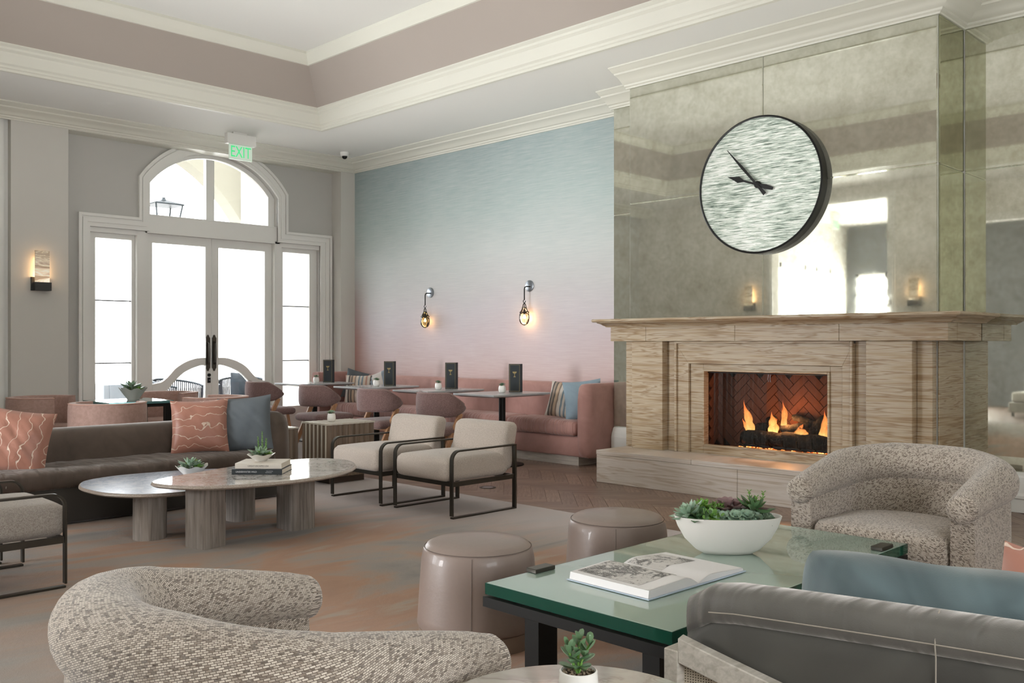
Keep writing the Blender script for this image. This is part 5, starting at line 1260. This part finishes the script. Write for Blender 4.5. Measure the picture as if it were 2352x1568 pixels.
for i in range(0,14):
    a=off(i,.078); L_=i*.066; v+=[(a[0],a[1],.10),(a[0],a[1],railz[i]-.05)]
for i in range(13): f.append((2*i,2*i+2,2*i+3,2*i+1)); uv.append([(v[k][1],v[k][2]) for k in f[-1]])
wobj('cane_panel',MB().add(v,f,None,uv),CANE,gs,fix=False)
lr=MB(); v=[];f=[]
for i in range(nB+1):
    a=off(i,.064); b2=off(i,.105); v+=[(a[0],a[1],.13),(b2[0],b2[1],.13),(b2[0],b2[1],.08),(a[0],a[1],.08)]
for i in range(nB):
    for k in range(4): f.append((i*4+k,i*4+(k+1)%4,(i+1)*4+(k+1)%4,(i+1)*4+k))
f.append((0,1,2,3)); f.append((nB*4+3,nB*4+2,nB*4+1,nB*4)); wobj('lower_rail',lr.add(v,f),OAKG,gs,smooth=30)
wobj('seat_deck',MB().box(2.42,-.5,.12,2.98,1.28,.25),GREYV,gs)
for x,y in ((2.95,1.25),(2.95,-.45),(2.40,-.45)): wobj('leg',MB().box(x-.02,y-.02,Z0,x+.02,y+.02,.12),OAKG,gs)
PGS='pillows on the grey velvet sofa'
pillow('large teal velvet pillow with a karate-chop dent, on the grey velvet sofa',(2.53,.95,.522),(math.radians(-12),math.radians(0),math.radians(-80)),.76,.42,.24,TEAL,12,PGS,chop=.018,rc=.13)
pillow('coral satin pillow peeking over the teal one at the right edge',(3.05,.74,.455),(math.radians(-24),math.radians(8),math.radians(-85)),.48,.44,.15,CORAL,13,PGS)
# ================================================================ marble side table and jade plant
mt=thing('marble_side_table','round pale marble side table in the foreground','side table',(1.32,1.15,Z0)); MT_R=.285
wobj('tabletop',MB().lathe([(0,.575),(.26,.575),(MT_R-.004,.582),(MT_R,.590),(MT_R-.004,.598),(MT_R-.008,.60),(0,.60)],96,T(1.32,1.15,0)),MARB3,mt,smooth=30)
wobj('column',MB().lathe([(.03,.03),(.03,.575)],24,T(1.32,1.15,0)),BRONZE,mt,smooth=30); wobj('base',MB().lathe([(0,Z0),(.17,Z0),(.17,.025),(.03,.035),(0,.035)],48,T(1.32,1.15,0)),BRONZE,mt,smooth=30)
jp=thing('potted_jade','small jade plant in a white pot on the marble side table','potted plant',(1.385,1.20,.6005))
obj('pot',MB().lathe([(0,0),(.034,0),(.039,.004),(.040,.02),(.0375,.055),(.0345,.057),(.035,.045),(0,.04)],40),PORC,jp,smooth=45)
obj('soil',MB().lathe([(0,.050),(.036,.048),(.034,.04)],24),SOIL,jp)
peb=MB(); rnd=random.Random(5)
for i in range(60):
    a=rnd.uniform(0,6.28); r=.032*math.sqrt(rnd.random()); peb.lathe([(0,-.003),(.0035,0),(0,.003)],5,T(r*math.cos(a),r*math.sin(a),.051,rnd.uniform(0,1),rnd.uniform(0,1),a),1,.8)
obj('gravel',peb,flat('gravel','#a2907a',.9,nz=.3,ns=300),jp,kind='stuff')
stm=[((0,0,.045),(.006,-.004,.075),(.018,-.014,.105)),((0,0,.045),(-.010,.008,.075),(-.016,.012,.098)),((0,0,.045),(.003,.003,.08),(.008,.004,.110))]
for s_ in stm: obj('stem',MB().tube(list(s_),.0028,6),LF['green'],jp,smooth=60)
lp=[]
for s_ in stm:
    for k in range(5):
        t_=.25+.75*k/4; p=Vector(s_[1]).lerp(Vector(s_[2]),(t_-.5)*2) if t_>.5 else Vector(s_[0]).lerp(Vector(s_[1]),t_*2)
        for e in (0,PI): lp.append((p,k*1.45+e+s_[2][0]*60,.15+.22*k,.033-.002*k))
for p,a,up,L in lp:
    Lr=round(L,3); o=bpy.data.objects.new('leaf',leaf_mesh('j',Lr,Lr*.60,Lr*.2,'round',LF['jade'],.12)); C.objects.link(o); o.parent=jp
    o.matrix_local=Matrix.Translation(p)@Matrix.Rotation(a,4,'Z')@Matrix.Rotation(-up,4,'Y')
